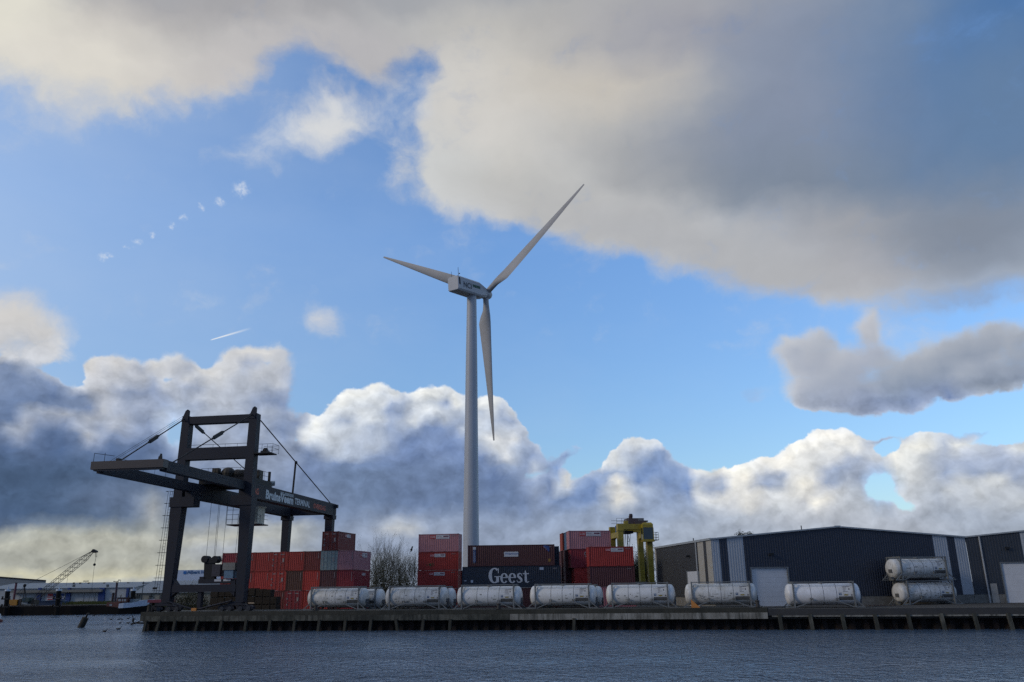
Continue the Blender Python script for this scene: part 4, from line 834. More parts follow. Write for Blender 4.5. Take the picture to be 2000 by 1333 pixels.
m = MB(); m.box(4.35, 5.2, .27, .30, 1.18, 1.42); m.box(5.5, 6.4, .27, .30, 1.2, 1.42); m.build('warning_board', LOGOW, sp)
m = MB(); m.path([(4.6, 1, 3.2), (4.75, 1, 3.85), (4.2, 1, 4.1), (5.2, 1, 4.1), (4.9, 1, 3.8), (5.1, 1, 3.2)], .03, 4); m.build('cable_guide', DARK, sp)

# ---------------------------------------------------------------- timber stacks and bush below the crane
TIM = mat('dark_timber', (.030, .022, .014), .9, (.018, .014, .010), 2.5, spread=(1, 1, 8), bump=.3)
k = 0; words = ['leftmost, by the bush', 'second from the bush', 'third from the bush', 'behind the right end of the spreader', 'just left of the right crane leg', 'behind the right crane leg', 'just right of the crane leg', 'second right of the crane leg', 'at the right end, in front of the dark red containers']
for i, (px, n_, hh) in enumerate([(402, 3, .95), (417, 3, .98), (434, 3, .98), (451, 3, 1.0), (468, 3, .98), (484, 3, 1.02), (501, 3, .98), (518, 3, .96), (532, 2, .98)]):
    for j in range(n_):
        p = at(px, 1170, 107+.25*i); t = thing('timber_stack', ('timber bundle %s, %s' % (words[i], ['at the bottom', 'in the middle', 'on top'][j] if n_ == 3 else ['at the bottom', 'on top'][j])), 'timber bundle', Vector((p.x, 108.5-.15*(px-400)/17, YZ+j*hh*.97)), -QA+random.uniform(-.03, .03), 'dark timber bundles stacked beside the crane')
        m = MB(); wd = 1.05+random.uniform(-.03, .03); m.box(0, wd, 0, 1.2, .1, hh*.955)
        for z in (.35, .62): m.box(-.01, wd+.01, -.012, 1.2, z*hh, z*hh+.03)
        m.build('planks', TIM, t)
        m = MB(); [m.box(x, x+.1, .02, 1.18, 0, .1) for x in (.05, .48, .9)]; m.build('bearer', TIM, t)
def leafmat(name, c, c2):
    return mat(name, c, .8, c2, 1.2)
def bush(name, label, c, r, n, mt, cat='bush', seed=1, sz=.14, group=None):
    rnd = random.Random(seed); t = thing(name, label, cat, c, 0, group); m = MB()
    for i in range(n):
        a, b = rnd.uniform(0, 2*math.pi), rnd.uniform(0, 1); el_ = math.asin(b); q_ = rnd.uniform(.55, 1.05)*(1+.18*math.sin(a*3+seed)+.12*math.sin(a*7+el_*5))
        p = Vx(r[0]*q_*math.cos(a)*math.cos(el_), r[1]*q_*math.sin(a)*math.cos(el_), r[2]*q_*math.sin(el_)); d = Vx(rnd.gauss(0, 1), rnd.gauss(0, 1), rnd.gauss(.5, 1)).normalized()*sz*rnd.uniform(.5, 1.8); e = d.cross(Vx(rnd.gauss(0, 1), rnd.gauss(0, 1), rnd.gauss(0, 1))).normalized()*sz*.35
        m.face([p-e, p+e, p+d])
    m.build('foliage', mt, t)
    m = MB()
    for i in range(40):
        a = rnd.uniform(0, 6.28); b = rnd.uniform(.2, 1); m.tube((0, 0, 0), (r[0]*.85*math.cos(a)*b, r[1]*.85*math.sin(a)*b, r[2]*(1.05-b*.4)), .02, .006, n=3, cap=False)
    m.build('stems', mat('stem_bark', (.05, .045, .03), .9), t); return t
p = at(372, 1180, 116); bush('bush', 'rounded olive green bush behind the left crane leg', Vector((p.x, 116, YZ)), (3.3, 2.2, 3.0), 5200, leafmat('bush_leaves', (.060, .058, .022), (.030, .032, .014)), seed=3)

# ---------------------------------------------------------------- straddle carrier
pc = at(1211, 1150, 125); SA = R(9); sc_ = thing('straddle_carrier', 'yellow straddle carrier with a glazed cab standing behind the red containers', 'straddle carrier', Vector((pc.x, 125, YZ)), SA)
WS, DS, HT_ = 4.45, 4.3, 11.55
for x, y, w_ in ((0, 0, .82), (WS, 0, .85), (0, DS, .8), (WS, DS, .8)):
    m = MB(); m.taper((x+w_/2, y, 1.1), w_*.92, .75, (x+w_/2, y, HT_-.7), w_, .85); m.build('leg', YELLOW, sc_)
m = MB(); m.box(0, WS+.8, -.45, .45, HT_-.75, HT_+.05); m.box(-.08, .9, -.5, .5, HT_-.95, HT_-.75); m.build('top_beam', YELLOW, sc_)
m = MB(); m.box(0, WS+.8, DS-.4, DS+.4, HT_-.9, HT_-.1); m.build('top_beam', YELLOW, sc_)
for x in (0.05, WS+.05): m = MB(); m.box(x, x+.65, .45, DS-.4, HT_-1.9, HT_-1.1); m.build('side_beam', YELLOW, sc_)
m = MB()
for y in (-.4, DS-.5):
    for x in (0, WS): m.box(x, x+.8, y, y+.9, .75, 1.35)
for x in (0, WS): m.box(x+.05, x+.75, -1.6, DS+1.5, .8, 1.3)
m.build('chassis', YELLOW, sc_)
for x in (.4, WS+.4):
    for y in (-1.2, .6, DS-.6, DS+1.2):
        m = MB(); m.tube((x-.22, y, .62), (x+.22, y, .62), .62, n=20); m.build('tyre', BLACK, sc_)
m = MB(); m.box(1.9, 4.3, .2, 2.6, HT_+.05, HT_+.95); m.box(2.8, 4.6, .0, 1.2, HT_+.05, HT_+.55); e_ = m.build('engine_housing', mat('engine_brown', (.10, .062, .058), .6, (.06, .045, .04), 3), sc_)
m = MB(); m.tube((2.5, 1.0, HT_+.95), (2.5, 1.0, HT_+1.3), .3, n=12); m.tube((2.35, 1.0, HT_+1.35), (2.75, 1.0, HT_+1.35), .32, n=12); m.build('exhaust', mat('exhaust_brown', (.05, .03, .028), .7), e_)
m = MB(); m.box(3.4, 4.3, .1, 1.1, HT_+.56, HT_+.95); m.box(4.1, 5.0, .3, 1.2, HT_+.4, HT_+.62); m.build('air_filter', mat('filter_grey', (.18, .18, .17), .6), e_)
m = MB()
for z in (.5, .95): m.path([(.1, .42, HT_+z), (2.6, .42, HT_+z)], .022, 4)
for x in (.1, .9, 1.8, 2.6): m.tube((x, .42, HT_), (x, .42, HT_+.95), .022, n=4)
for z in (.5, .95): m.path([(.2, DS-.4, HT_-.1+z), (3.2, DS-.4, HT_-.1+z)], .022, 4)
m.build('top_railing', DARK, sc_)
m = MB(); m.box(.15, .6, 1.0, 1.6, HT_-1.1, HT_-.1); m.build('service_cabinet', mat('cabinet_deep_blue', (.05, .11, .26), .5), sc_)
m = MB(); m.beam((.75, -.1, HT_-.95), (1.7, -.1, HT_-.75), .12, .2); m.beam((WS+.1, -.1, HT_-2.0), (WS-.8, -.1, HT_-.8), .14, .2); m.beam((.7, DS, HT_-2.1), (1.7, DS, HT_-.9), .14, .2); m.build('gusset', YELLOW, sc_)
m = MB(); m.box(1.1, 1.7, -.3, .3, HT_+.05, HT_+.45); m.prism([(1.15, -.3, HT_+.45), (1.65, -.3, HT_+.45), (1.4, -.3, HT_+.58)], (0, .6, 0)); m.build('beacon_box', YELLOW, sc_)
m = MB(); m.box(3.55, 5.15, -1.5, -.5, HT_-.55, HT_-.1); m.prism([(3.5, -1.5, HT_-.1), (5.2, -1.5, HT_-.1), (4.95, -1.3, HT_+.2), (3.9, -1.3, HT_+.2)], (0, .8, 0)); m.box(3.45, 5.25, -1.55, -.45, HT_-2.62, HT_-2.47)
for x in (3.5, 5.1): m.box(x, x+.1, -1.5, -1.4, HT_-2.5, HT_-.55); m.box(x, x+.1, -.6, -.5, HT_-2.5, HT_-.55)
m.box(3.6, 5.1, -1.48, -.52, HT_-2.47, HT_-2.25); cb_ = m.build('cab', YELLOW, sc_)
m = MB(); m.box(3.6, 5.1, -1.46, -1.44, HT_-2.3, HT_-.55); m.box(3.53, 3.55, -1.4, -.6, HT_-2.3, HT_-.55); m.box(5.14, 5.16, -1.4, -.6, HT_-2.3, HT_-.55); m.box(3.6, 5.1, -.56, -.54, HT_-2.3, HT_-.55); m.build('cab_window', GLASS, cb_)
m = MB(); m.box(5.2, 6.0, -1.4, .2, HT_-2.4, HT_-2.32)
for z in (.35, .75, 1.1): m.path([(5.25, -1.35, HT_-2.35+z), (5.95, -1.35, HT_-2.35+z), (5.95, .15, HT_-2.35+z)], .025, 4)
for q_ in ((5.6, -1.35), (5.95, -1.35), (5.95, .15)): m.tube((*q_, HT_-2.35), (*q_, HT_-1.25), .025, n=4)
m.build('railing', DARK, sc_)
m = MB(); m.box(1.35, 2.6, .3, 2.6, HT_-1.3, HT_-.9)
for x0 in (1.75, 2.15):
    for y in (.4, 1.6): m.tube((x0, y, HT_-1.2), (x0-.35, y, HT_-4.3), .035, n=4)
m.path([(1.75, .4, HT_-1.6), (2.0, .4, HT_-2.4), (1.6, .4, HT_-2.6), (1.9, .4, HT_-3.4), (1.45, .4, HT_-3.6)], .03, 4); m.build('hoist_rope', DARK, sc_)
m = MB()
for x in (WS-.25, WS-.05): m.tube((x-.15, -.45, 1.5), (x-.15, -.45, HT_-1.5), .018, n=4)
for i in range(24): m.tube((WS-.42, -.45, 1.8+i*.36), (WS-.18, -.45, 1.8+i*.36), .014, n=4)
m.build('ladder', YELLOW, sc_)

# ---------------------------------------------------------------- warehouses
def wallmat(name, c, c2=None): return mat(name, c, .45, c2 or shade(c, .88), .35, streak=(shade(c, .6), .62, .85, .4))
NAVY = wallmat('navy_cladding', (.016, .023, .040)); DGREY = wallmat('dark_grey_cladding', (.030, .034, .038)); LBLUE = wallmat('pale_cladding', (.38, .41, .44)); PALE_LIT = wallmat('pale_cladding_sunlit', (.40, .38, .33))  # beige on the left side: warm sun on pale stripes, put into the colour
TRIM = mat('roof_trim', (.36, .39, .40), .45, (.28, .31, .32), 2); DOORW = mat('door_white', (.58, .60, .62), .5, (.53, .55, .57), 1.5); ROOF = mat('roof_sheet', (.10, .105, .11), .7)
PLIN = mat('plinth_concrete', (.20, .19, .165), .85, (.13, .125, .11), 1.5)
def clad(m, x0, x1, y, z0, ztop, pitch=.30, d=.022, nx=(1, 0), ny=(0, -1), o=(0, 0)):
    # ribbed cladding strip from x0 to x1 with a top edge function ztop(x)
    x = x0; pr = []
    while x < x1-1e-6:
        for a, b in ((0, 0), (.42, 0), (.5, d), (.92, d)):
            if x+a*pitch <= x1: pr.append((x+a*pitch, b))
        x += pitch
    pr.append((x1, 0))
    P3 = lambda x, dd, z: (o[0]+nx[0]*x+ny[0]*(dd+y), o[1]+nx[1]*x+ny[1]*(dd+y), z)
    for a, b in zip(pr, pr[1:]):
        m.face([P3(a[0], a[1]-d, z0), P3(b[0], b[1]-d, z0), P3(b[0], b[1]-d, ztop(b[0])), P3(a[0], a[1]-d, ztop(a[0]))])
WA = math.atan(.13); P0 = at(1388, 1053, 95.6); WO = Vector((P0.x, 95.6, 1.97)); wux = Vector((math.cos(WA), math.sin(WA), 0)); wuy = Vector((-math.sin(WA), math.cos(WA), 0))
def wx(px, py=1110):           # where along the front wall a pixel column lies
    d = ray(px, py); b = WO; return (b.x*d.y-b.y*d.x)/(wux.y*d.x-wux.x*d.y)
WLEN = wx(1884.5, 1052); ZE = at(1388, 1053.5, 95.6).z-WO.z; XP = wx(1635, 1030); pk = WO+wux*XP; ZP = at(1635, 1029.5, pk.y).z-WO.z
zt_ = lambda x: ZE+(ZP-ZE)*x/XP if x < XP else ZE+.08+(ZP-ZE-.08)*(WLEN-x)/(WLEN-XP)
wh = thing('warehouse', 'wide navy warehouse with pale vertical stripes and a low gable behind the tanks', 'warehouse', WO, WA)
DEP = 34.
m = MB(); dx0, dx1 = wx(1471, 1150), wx(1541.5, 1150); dzt = at(1505, 1109.5, (WO+wux*dx0).y).z-WO.z
sx = [0, wx(1404.7, 1060), wx(1420, 1060), wx(1451.5, 1060), wx(1822.5, 1060), wx(1850, 1060), wx(1865, 1060), WLEN]
PZ = .95
for a, b, mt_ in ((sx[3], dx0, NAVY), (dx1, sx[4], NAVY), (sx[1], sx[2], NAVY), (sx[5], sx[6], NAVY)): clad(m, a, b, 0, PZ, zt_)
clad(m, dx0, dx1, 0, dzt, zt_); m.build('wall', NAVY, wh)
for a, b in ((sx[0], sx[1]), (sx[2], sx[3]), (sx[4], sx[5]), (sx[6], sx[7])): m = MB(); clad(m, a, b, 0, PZ, zt_); m.build('pale_stripe', LBLUE, wh)
m = MB(); m.box(0, dx0-.12, .05, .3, -.1, PZ-.001); m.box(dx1+.12, WLEN, .05, .3, -.1, PZ-.001); m.build('plinth', PLIN, wh)
m = MB(); m.box(dx0, dx1, .16, .22, 0, dzt)
for i in range(1, 8): m.box(dx0+.02, dx1-.02, .152, .161, i*dzt/8-.012, i*dzt/8+.012)
dr = m.build('roller_door', DOORW, wh)
m = MB(); m.box(dx1, dx1+.14, -.06, .3, 0, dzt+.1); m.box(dx0-.12, dx0, -.04, .3, 0, dzt+.1); m.box(dx0, dx1, -.04, .3, dzt, dzt+.1); m.build('door_frame', mat('frame_grey', (.16, .18, .19), .5), wh)
# left side wall
smat = []
m = MB(); sY = [0, wx(1388)]; 
def sy(px, py): # along the left side wall
    d = ray(px, py); b = WO; k = (b.x*d.y-b.y*d.x)/(wuy.y*d.x-wuy.x*d.y); return k
s1, s2, s3, s4, DEP = sy(1378, 1060), sy(1372.7, 1062), sy(1361.5, 1065), sy(1352, 1070), sy(1279, 1078)
ze = lambda x: ZE
for nm, a, b, mt_ in (('pale_stripe', 0, s1, PALE_LIT), ('wall', s1, s2, DGREY), ('pale_stripe', s2, s3, PALE_LIT), ('wall', s3, DEP-.5, DGREY), ('corner_strip', DEP-.5, DEP, PALE_LIT)):
    m = MB(); clad(m, a, b, 0, PZ if nm != 'x' else 0, ze, nx=(0, 1), ny=(-1, 0)); m.build(nm, mt_, wh)
m = MB(); m.box(.05, .3, .31, DEP, -.1, PZ-.001); m.build('plinth', PLIN, wh)
a, b = sy(1366, 1130), sy(1344, 1130); zz = at(1350, 1116, (WO+wuy*a).y).z-WO.z; m = MB(); m.box(-.05, .0, a, b, 0, zz); m.build('side_door', DOORW, wh); m = MB(); m.box(-.09, .0, b, b+.25, 0, zz+.1); m.build('door_frame', mat('frame_grey', (.16, .18, .19)), wh)
m = MB(); y_ = s3+.15; m.tube((-.14, y_, 0), (-.14, y_, ZE-.1), .09, n=8); m.build('downpipe', mat('pipe_pale', (.40, .42, .43), .4), wh)
m = MB(); y_ = sy(1347, 1087); zl = at(1347, 1087, (WO+wuy*y_).y).z-WO.z; m.box(-.45, -.05, y_-.12, y_+.12, zl-.1, zl+.12); m.build('wall_lamp', DARK, wh)
m = MB(); x_ = wx(1505, 1083); zl = at(1505, 1083, (WO+wux*x_).y).z-WO.z; m.box(x_-.2, x_+.2, -.4, -.04, zl-.1, zl+.12); m.build('wall_lamp', DARK, wh)
m = MB(); m.face([(0, 0, ZE), (XP, 0, ZP), (XP, DEP, ZP), (0, DEP, ZE)]); m.face([(XP, 0, ZP), (WLEN, 0, zt_(WLEN)), (WLEN, DEP, zt_(WLEN)), (XP, DEP, ZP)]); m.face([(0, DEP, -.1), (WLEN, DEP, -.1), (WLEN, DEP, zt_(WLEN)), (XP, DEP, ZP), (0, DEP, ZE)]); m.build('roof', ROOF, wh)
m = MB(); m.beam((-.1, -.06, ZE+.02), (XP, -.06, ZP+.02), .16, .26, up=(0, 1, 0)); m.beam((XP, -.06, ZP+.02), (WLEN, -.06, zt_(WLEN)+.02), .16, .26, up=(0, 1, 0)); m.box(-.14, .06, 0, DEP, ZE-.1, ZE+.14); m.box(XP-.35, XP+.35, -.17, .0, ZP-.03, ZP+.14)
m.build('roof_trim', TRIM, wh)
m = MB()
for px, py in ((1568, 1036),): x_ = wx(px, py); m.tube((x_, .3, zt_(x_)), (x_, .3, zt_(x_)+.55), .06, n=6)
y_ = sy(1350, 1060); m.tube((.3, y_, ZE), (.3, y_, ZE+.5), .06, n=6); m.build('roof_vent', DARK, wh)
# second warehouse on the right
W2 = WO+wux*(WLEN+.02); A2 = -math.atan(.27); u2 = Vector((math.cos(A2), math.sin(A2), 0)); w2 = thing('warehouse', 'dark warehouse at the right edge with a big pale door and a drainpipe', 'warehouse', Vector((W2.x, W2.y, 1.97)), A2)
def x2(px, py=1100):
    d = ray(px, py); b = W2; return (b.x*d.y-b.y*d.x)/(u2.y*d.x-u2.x*d.y)
ZE2 = zt_(WLEN); xe = x2(1999, 1037); ze2 = at(1999, 1037.5, (W2+u2*xe).y).z-1.97; sl = (ze2-ZE2)/xe; z2 = lambda x: ZE2+sl*min(x, 15)-sl*max(x-15, 0)
dxa = x2(1962, 1140); dzt2 = at(1970, 1100, (W2+u2*dxa).y).z-1.97; dxb = dxa+6; xs_ = x2(1993, 1050)
m = MB(); clad(m, 0, dxa, 0, .95, z2); clad(m, dxa, xs_, 0, dzt2, z2); clad(m, xs_+1.6, 30, 0, dzt2, z2); m.build('wall', wallmat('slate_cladding', (.030, .037, .048)), w2)
m = MB(); clad(m, xs_, xs_+1.6, 0, dzt2, z2); m.build('pale_stripe', LBLUE, w2)
m = MB(); m.box(0, dxa-.12, .04, .3, -.1, .949); m.box(dxb, 30, .04, .3, -.1, dzt2); m.build('plinth', PLIN, w2)
m = MB(); m.box(dxa, dxb, .12, .2, 0, dzt2)
for i in range(1, 7): m.box(dxa, dxb, .112, .121, i*dzt2/7-.012, i*dzt2/7+.012)
m.build('roller_door', DOORW, w2)
m = MB(); m.box(dxa-.14, dxa, -.05, .3, 0, dzt2+.1); m.box(dxa, dxb, -.05, .3, dzt2, dzt2+.1); m.build('door_frame', mat('frame_grey', (.16, .18, .19)), w2)
a, b = x2(1937, 1160), x2(1950, 1160); m = MB(); m.box(a, b, -.03, .04, 0, 2.15); m.build('side_door', mat('door_cream', (.34, .33, .30), .5), w2)
m = MB(); a = x2(1922, 1110); m.tube((a, -.14, 0), (a, -.14, z2(a)-.1), .10, n=8); m.build('downpipe', mat('pipe_pale', (.40, .42, .43), .4), w2)
m = MB(); a = x2(1967, 1071); zl = at(1967, 1071, (W2+u2*a).y).z-1.97; m.box(a-.2, a+.2, -.4, -.04, zl-.1, zl+.12); m.build('wall_lamp', DARK, w2)
m = MB(); m.beam((0, -.06, ZE2+.02), (15, -.06, z2(15)+.02), .16, .24, up=(0, 1, 0)); m.beam((15, -.06, z2(15)+.02), (30, -.06, z2(30)+.02), .16, .24, up=(0, 1, 0)); m.build('roof_trim', TRIM, w2)
m = MB(); m.face([(0, 0, ZE2), (15, 0, z2(15)), (15, 30, z2(15)), (0, 30, ZE2)]); m.face([(15, 0, z2(15)), (30, 0, z2(30)), (30, 30, z2(30)), (15, 30, z2(15))]); m.build('roof', ROOF, w2)
m = MB()
for i in range(30):
    a = random.gauss(0, .9); m.blob((a, random.gauss(0, .25), .05), (random.uniform(.05, .22), .12, random.uniform(.03, .09)), 6, 4, .3)
o = m.build('rubble_heap', mat('rubble', (.09, .07, .06), .9, (.05, .04, .04), 5)); o.location = Vector((*(at(1720, 1183, 92).xy), 1.97)); tag(o, 'low scatter of rubble lying between the clean tank and the stacked tanks', 'rubble')

# ---------------------------------------------------------------- wind turbine
hubc = Vector((-7.204, 211.5, 82.38)); YAW, TIL = .608, R(5); ah = Vector((math.sin(YAW), math.cos(YAW), 0)); sdv = Vector((ah.y, -ah.x, 0)); ax = ah*math.cos(TIL)+Vector((0, 0, 1))*math.sin(TIL); UU = sdv.cross(ax)
TP = Vector((hubc.x-ah.x*6.25, hubc.y-ah.y*6.25, 1.7)); wt = thing('wind_turbine', 'tall white wind turbine with three blades rising behind the containers', 'wind turbine', TP)
TWH = mat('turbine_white', (.46, .48, .50), .45, (.42, .44, .46), .08); BLD = mat('blade_white', (.42, .42, .42), .5, (.33, .33, .32), .12)
m = MB(); m.lathe([(0, 2.05), (14, 1.98), (40, 1.72), (62, 1.5), (78.2, 1.28)], n=48); m.build('tower', TWH, wt, True)
nc = hubc-TP; T = lambda a, b, c: nc+ax*a+sdv*b+UU*c
prof = lambda hw, z0, z1, ch: [(-hw+ch*.7, z0), (hw-ch*.7, z0), (hw, z0+ch), (hw, z1-ch), (hw-ch, z1), (-hw+ch, z1), (-hw, z1-ch), (-hw, z0+ch)]
m = MB(); st_ = [(-14.3, 1.65, -1.7, 1.9, .3), (-14.1, 1.85, -1.85, 2.05, .4), (-4.6, 1.9, -1.95, 2.1, .45), (-2.0, 1.7, -1.6, 1.5, .55), (-1.2, 1.45, -1.4, 1.35, .5)]
k0 = len(m.v)
for a, hw, z0, z1, ch in st_: m.v += [tuple(T(a, b, c)) for b, c in prof(hw, z0, z1, ch)]
for j in range(len(st_)-1):
    for i in range(8): m.f.append((k0+j*8+i, k0+j*8+(i+1) % 8, k0+(j+1)*8+(i+1) % 8, k0+(j+1)*8+i)); m.m.append(0)
m.f += [tuple(range(8)), tuple(range(32, 40))]; m.m += [0, 0]
nac = m.build('nacelle', TWH, wt)
m = MB(); m.tube(T(-4.6, 0, -2.3), T(-4.6, 0, -1.6), 1.3, n=24); 
m.v = [tuple(Vector(v)) for v in m.v]; 
m = MB(); m.tube(T(-13.3, -1.2, 2.0), T(-13.3, -1.2, 3.8), .05, n=5); m.tube(T(-13.0, .9, 2.0), T(-13.0, .9, 4.6), .06, n=5); m.blob(T(-12.8, 1.1, 2.9), .18, 6, 4); m.build('wind_sensor', DARK, nac)
sgn = 1.0; mo = T(-9.2, 1.76, -.1)
m = MB(); m.text('NCI', T(-12.3, 1.92, -.75), ax, UU, 2.1, .02, 1.0); m.build('lettering', mat('turbine_grey_ink', (.05, .06, .08), .5), nac)
m = MB(); m.face([T(-8.2, 1.92, .0), T(-4.9, 1.92, .0), T(-4.9, 1.92, .75), T(-8.2, 1.92, .75)]); m.build('green_stripe', mat('turbine_green', (.01, .09, .06), .5), nac)
m = MB(); m.face([T(-14.0, 1.88, -.4), T(-13.5, 1.92, -.4), T(-13.6, 1.92, 1.5), T(-14.1, 1.88, 1.5)]); m.build('side_vent', DARK, nac)
m = MB(); pr = [(-1.2, 1.35), (-.3, 1.5), (.9, 1.45), (1.7, 1.1), (2.2, .6), (2.35, .05)]; k0 = 0
for a, r_ in pr: m.v += [tuple(T(a, r_*math.cos(t), r_*math.sin(t))) for t in (2*math.pi*i/24 for i in range(24))]
for j in range(len(pr)-1):
    for i in range(24): m.f.append((j*24+i, j*24+(i+1) % 24, (j+1)*24+(i+1) % 24, (j+1)*24+i)); m.m.append(0)
m.f.append(tuple(range(24))); m.m.append(0); hb = m.build('hub', TWH, wt, True)
def naca(t, n=10):
    u_, l_ = [], []
    for i in range(n+1):
        x = (1-math.cos(math.pi*i/n))/2; y = 5*t*(.2969*math.sqrt(x)-.126*x-.3516*x*x+.2843*x**3-.1036*x**4); u_.append((x, y)); l_.append((x, -y))
    return u_+l_[::-1][1:-1]
for k in range(3):
    th = .56+k*2*math.pi/3; rad = (sdv*math.cos(th)+UU*math.sin(th)); rad = (rad*math.cos(.047)-ax*math.sin(.047)).normalized(); tan = ax.cross(rad).normalized()
    m = MB(); NS = 22; n_ = 20
    for j in range(NS+1):
        f_ = j/NS; r_ = 1.1+f_*39.9
        rt = min(max((f_-.02)/.16, 0), 1); rt = rt*rt*(3-2*rt)
        ch = (1.7*(1-rt)+3.5*rt) if f_ < .18 else 3.5*max(0, 1-(f_-.18)/.82)**.92*.86+.42
        th_ = 1.0*(1-rt)+rt*(.30-.14*f_) if f_ < .18 else .26-.12*f_
        tw = -R(20*(1-f_)**2+4); cx_ = .5*(1-rt)+.30*rt
        c_, s_ = math.cos(tw), math.sin(tw)
        for i, (x, y) in enumerate(naca(.12, 10)):
            ang = 2*math.pi*i/n_; bx_, by_ = (x-cx_)*ch, y/.12*.12*ch*th_/.12
            rx_, ry_ = math.cos(math.pi-ang+math.pi)*-.78, math.sin(ang)*.78
            px_, py_ = bx_*rt+rx_*(1-rt), by_*rt+ry_*(1-rt)
            m.v.append(tuple(nc+rad*r_+tan*(px_*c_-py_*s_)+ax*(px_*s_+py_*c_)))
    for j in range(NS):
        for i in range(n_): m.f.append((j*n_+i, j*n_+(i+1) % n_, (j+1)*n_+(i+1) % n_, (j+1)*n_+i)); m.m.append(0)
    m.f += [tuple(range(n_)), tuple(NS*n_+i for i in range(n_))]; m.m += [0, 0]
    m.build('blade', BLD, wt, True)

# ---------------------------------------------------------------- trees
BARK = mat('tree_bark', (.085, .078, .055), .9, (.05, .046, .034), 3); TWIG = mat('twigs', (.12, .105, .065), .9, (.08, .072, .045), 1.5)
def bare_tree(label, px, Y, top, seed, spread=.34, n=34, group=None, leaf=None):
    rnd = random.Random(seed); b = at(px, 1170, Y); H_t = at(px, top, Y).z-YZ; t = thing('bare_tree' if leaf is None else 'leafy_tree', label, 'tree', Vector((b.x, Y, YZ)), 0, group)
    tk = MB(); tk.tube((0, 0, 0), (rnd.uniform(-.1, .1), 0, H_t*.55), .14, .07, n=7); tk.build('trunk', BARK, t)
    m = MB(); lf = MB()
    def grow(p, d, L_, r_, lev):
        q = p; 
        for s_ in range(3):
            d2 = (d+Vx(rnd.gauss(0, .10), rnd.gauss(0, .10), .10)).normalized(); q2 = q+d2*L_/3; m.tube(q, q2, r_*(1-s_*.26), r_*(1-(s_+1)*.26), n=3, cap=False); q = q2; d = d2
            if lev < 2:
                for _ in range(3 if lev == 0 else 2):
                    e_ = (d+Vx(rnd.gauss(0, .5), rnd.gauss(0, .5), rnd.uniform(0, .3))).normalized(); grow(q, e_, L_*rnd.uniform(.35, .6), r_*.55, lev+1)
            if leaf is not None:
                for _ in range(leaf):
                    c_ = q+Vx(rnd.gauss(0, .22), rnd.gauss(0, .22), rnd.gauss(0, .22)); e_ = Vx(rnd.gauss(0, 1), rnd.gauss(0, 1), rnd.gauss(0, 1)).normalized()*.13; f_ = e_.cross(Vx(rnd.gauss(0, 1), rnd.gauss(0, 1), 1)).normalized()*.06; lf.face([c_-f_, c_+f_, c_+e_])
            elif lev > 0 and rnd.random() < .12:
                c_ = q; e_ = Vx(rnd.gauss(0, 1), rnd.gauss(0, 1), rnd.gauss(0, 1)).normalized()*.10; f_ = e_.cross(Vx(0, 1, .3)).normalized()*.04; lf.face([c_-f_, c_+f_, c_+e_])
    for i in range(n):
        z0 = rnd.uniform(.02, .5)*H_t; a = rnd.uniform(0, 6.28); sp_ = spread*rnd.uniform(.3, 1.1); d = Vx(math.cos(a)*sp_, math.sin(a)*sp_, 1).normalized(); L_ = (H_t-z0)*rnd.uniform(.45, .80)
        grow(Vx(rnd.gauss(0, .12), rnd.gauss(0, .12), z0), d, L_, .028 if leaf is None else .04, 0)
    c = m.build('crown', TWIG if leaf is None else BARK, t)
    if lf.f: lf.build('leaves', mat('dry_leaves', (.11, .11, .05), .9) if leaf is None else leafmat('dark_leaves', (.035, .050, .020), (.018, .026, .012)), c if leaf is None else t)
gB = 'bare trees behind the containers'
for i, (px, Y, top, lab) in enumerate([(733, 138, 1072, 'bare upright tree just right of the left container block'), (748, 141, 1058, 'tallest bare tree, between the left block and the middle stack'), (764, 140, 1080, 'bare tree right of the tallest one'),
                                       (779, 143, 1090, 'bare tree between the tallest one and the middle stack'), (795, 145, 1090, 'thin bare tree next left of the middle stack'), (808, 144, 1086, 'thin bare tree right beside the middle stack'), (1094, 150, 1076, 'bare tree in the gap right of the long navy container')]):
    bare_tree(lab, px, Y, top, 20+i, .30 if i < 4 else .2, 19 if i < 4 else 13, gB)
bare_tree('dark leafy tree in the gap between the long navy container and the right stack', 1103, 152, 1092, 51, .35, 12, 'leafy trees behind the yard', 5)
bare_tree('dark leafy tree under the yellow straddle carrier', 1242, 150, 1096, 52, .4, 12, 'leafy trees behind the yard', 5)
bare_tree('dark leafy treetop showing behind the legs of the straddle carrier', 1263, 152, 1088, 55, .35, 12, 'leafy trees behind the yard', 5)
for px, top, w_, lab, sd in ((1447, 1034, 1.1, 'left one of two', 61), (1464, 1037, 1.3, 'right one of two', 62)):
    q_ = at(px, 1052, 150); t = bush('leafy_tree', 'dark leafy treetop peeping over the warehouse roof, '+lab, Vector((q_.x, 150, q_.z-.6)), (w_, w_, at(px, top, 150).z-q_.z+.4), 420, leafmat('dark_leaves', (.035, .050, .020), (.018, .026, .012)), 'tree', sd, .22, 'leafy trees behind the yard'); m = MB(); m.tube((0, 0, YZ-q_.z+.6), (0, 0, .5), .2, .1, n=7); m.build('trunk', BARK, t)
for px, r_, n_, lab, sd in ((742, (2.7, 1.5, 6.3), 5200, 'olive thicket under the bare trees, right beside the left container block', 9), (784, (3.0, 1.5, 4.9), 4400, 'lower olive thicket under the bare trees, left of the middle stack', 10)):
    p = at(px, 1160, 134); bush('thicket', lab, Vector((p.x, 134, YZ)), r_, n_, leafmat('thicket_leaves', (.15, .14, .085), (.09, .088, .055)), 'thicket', sd, .19, 'thickets under the bare trees')

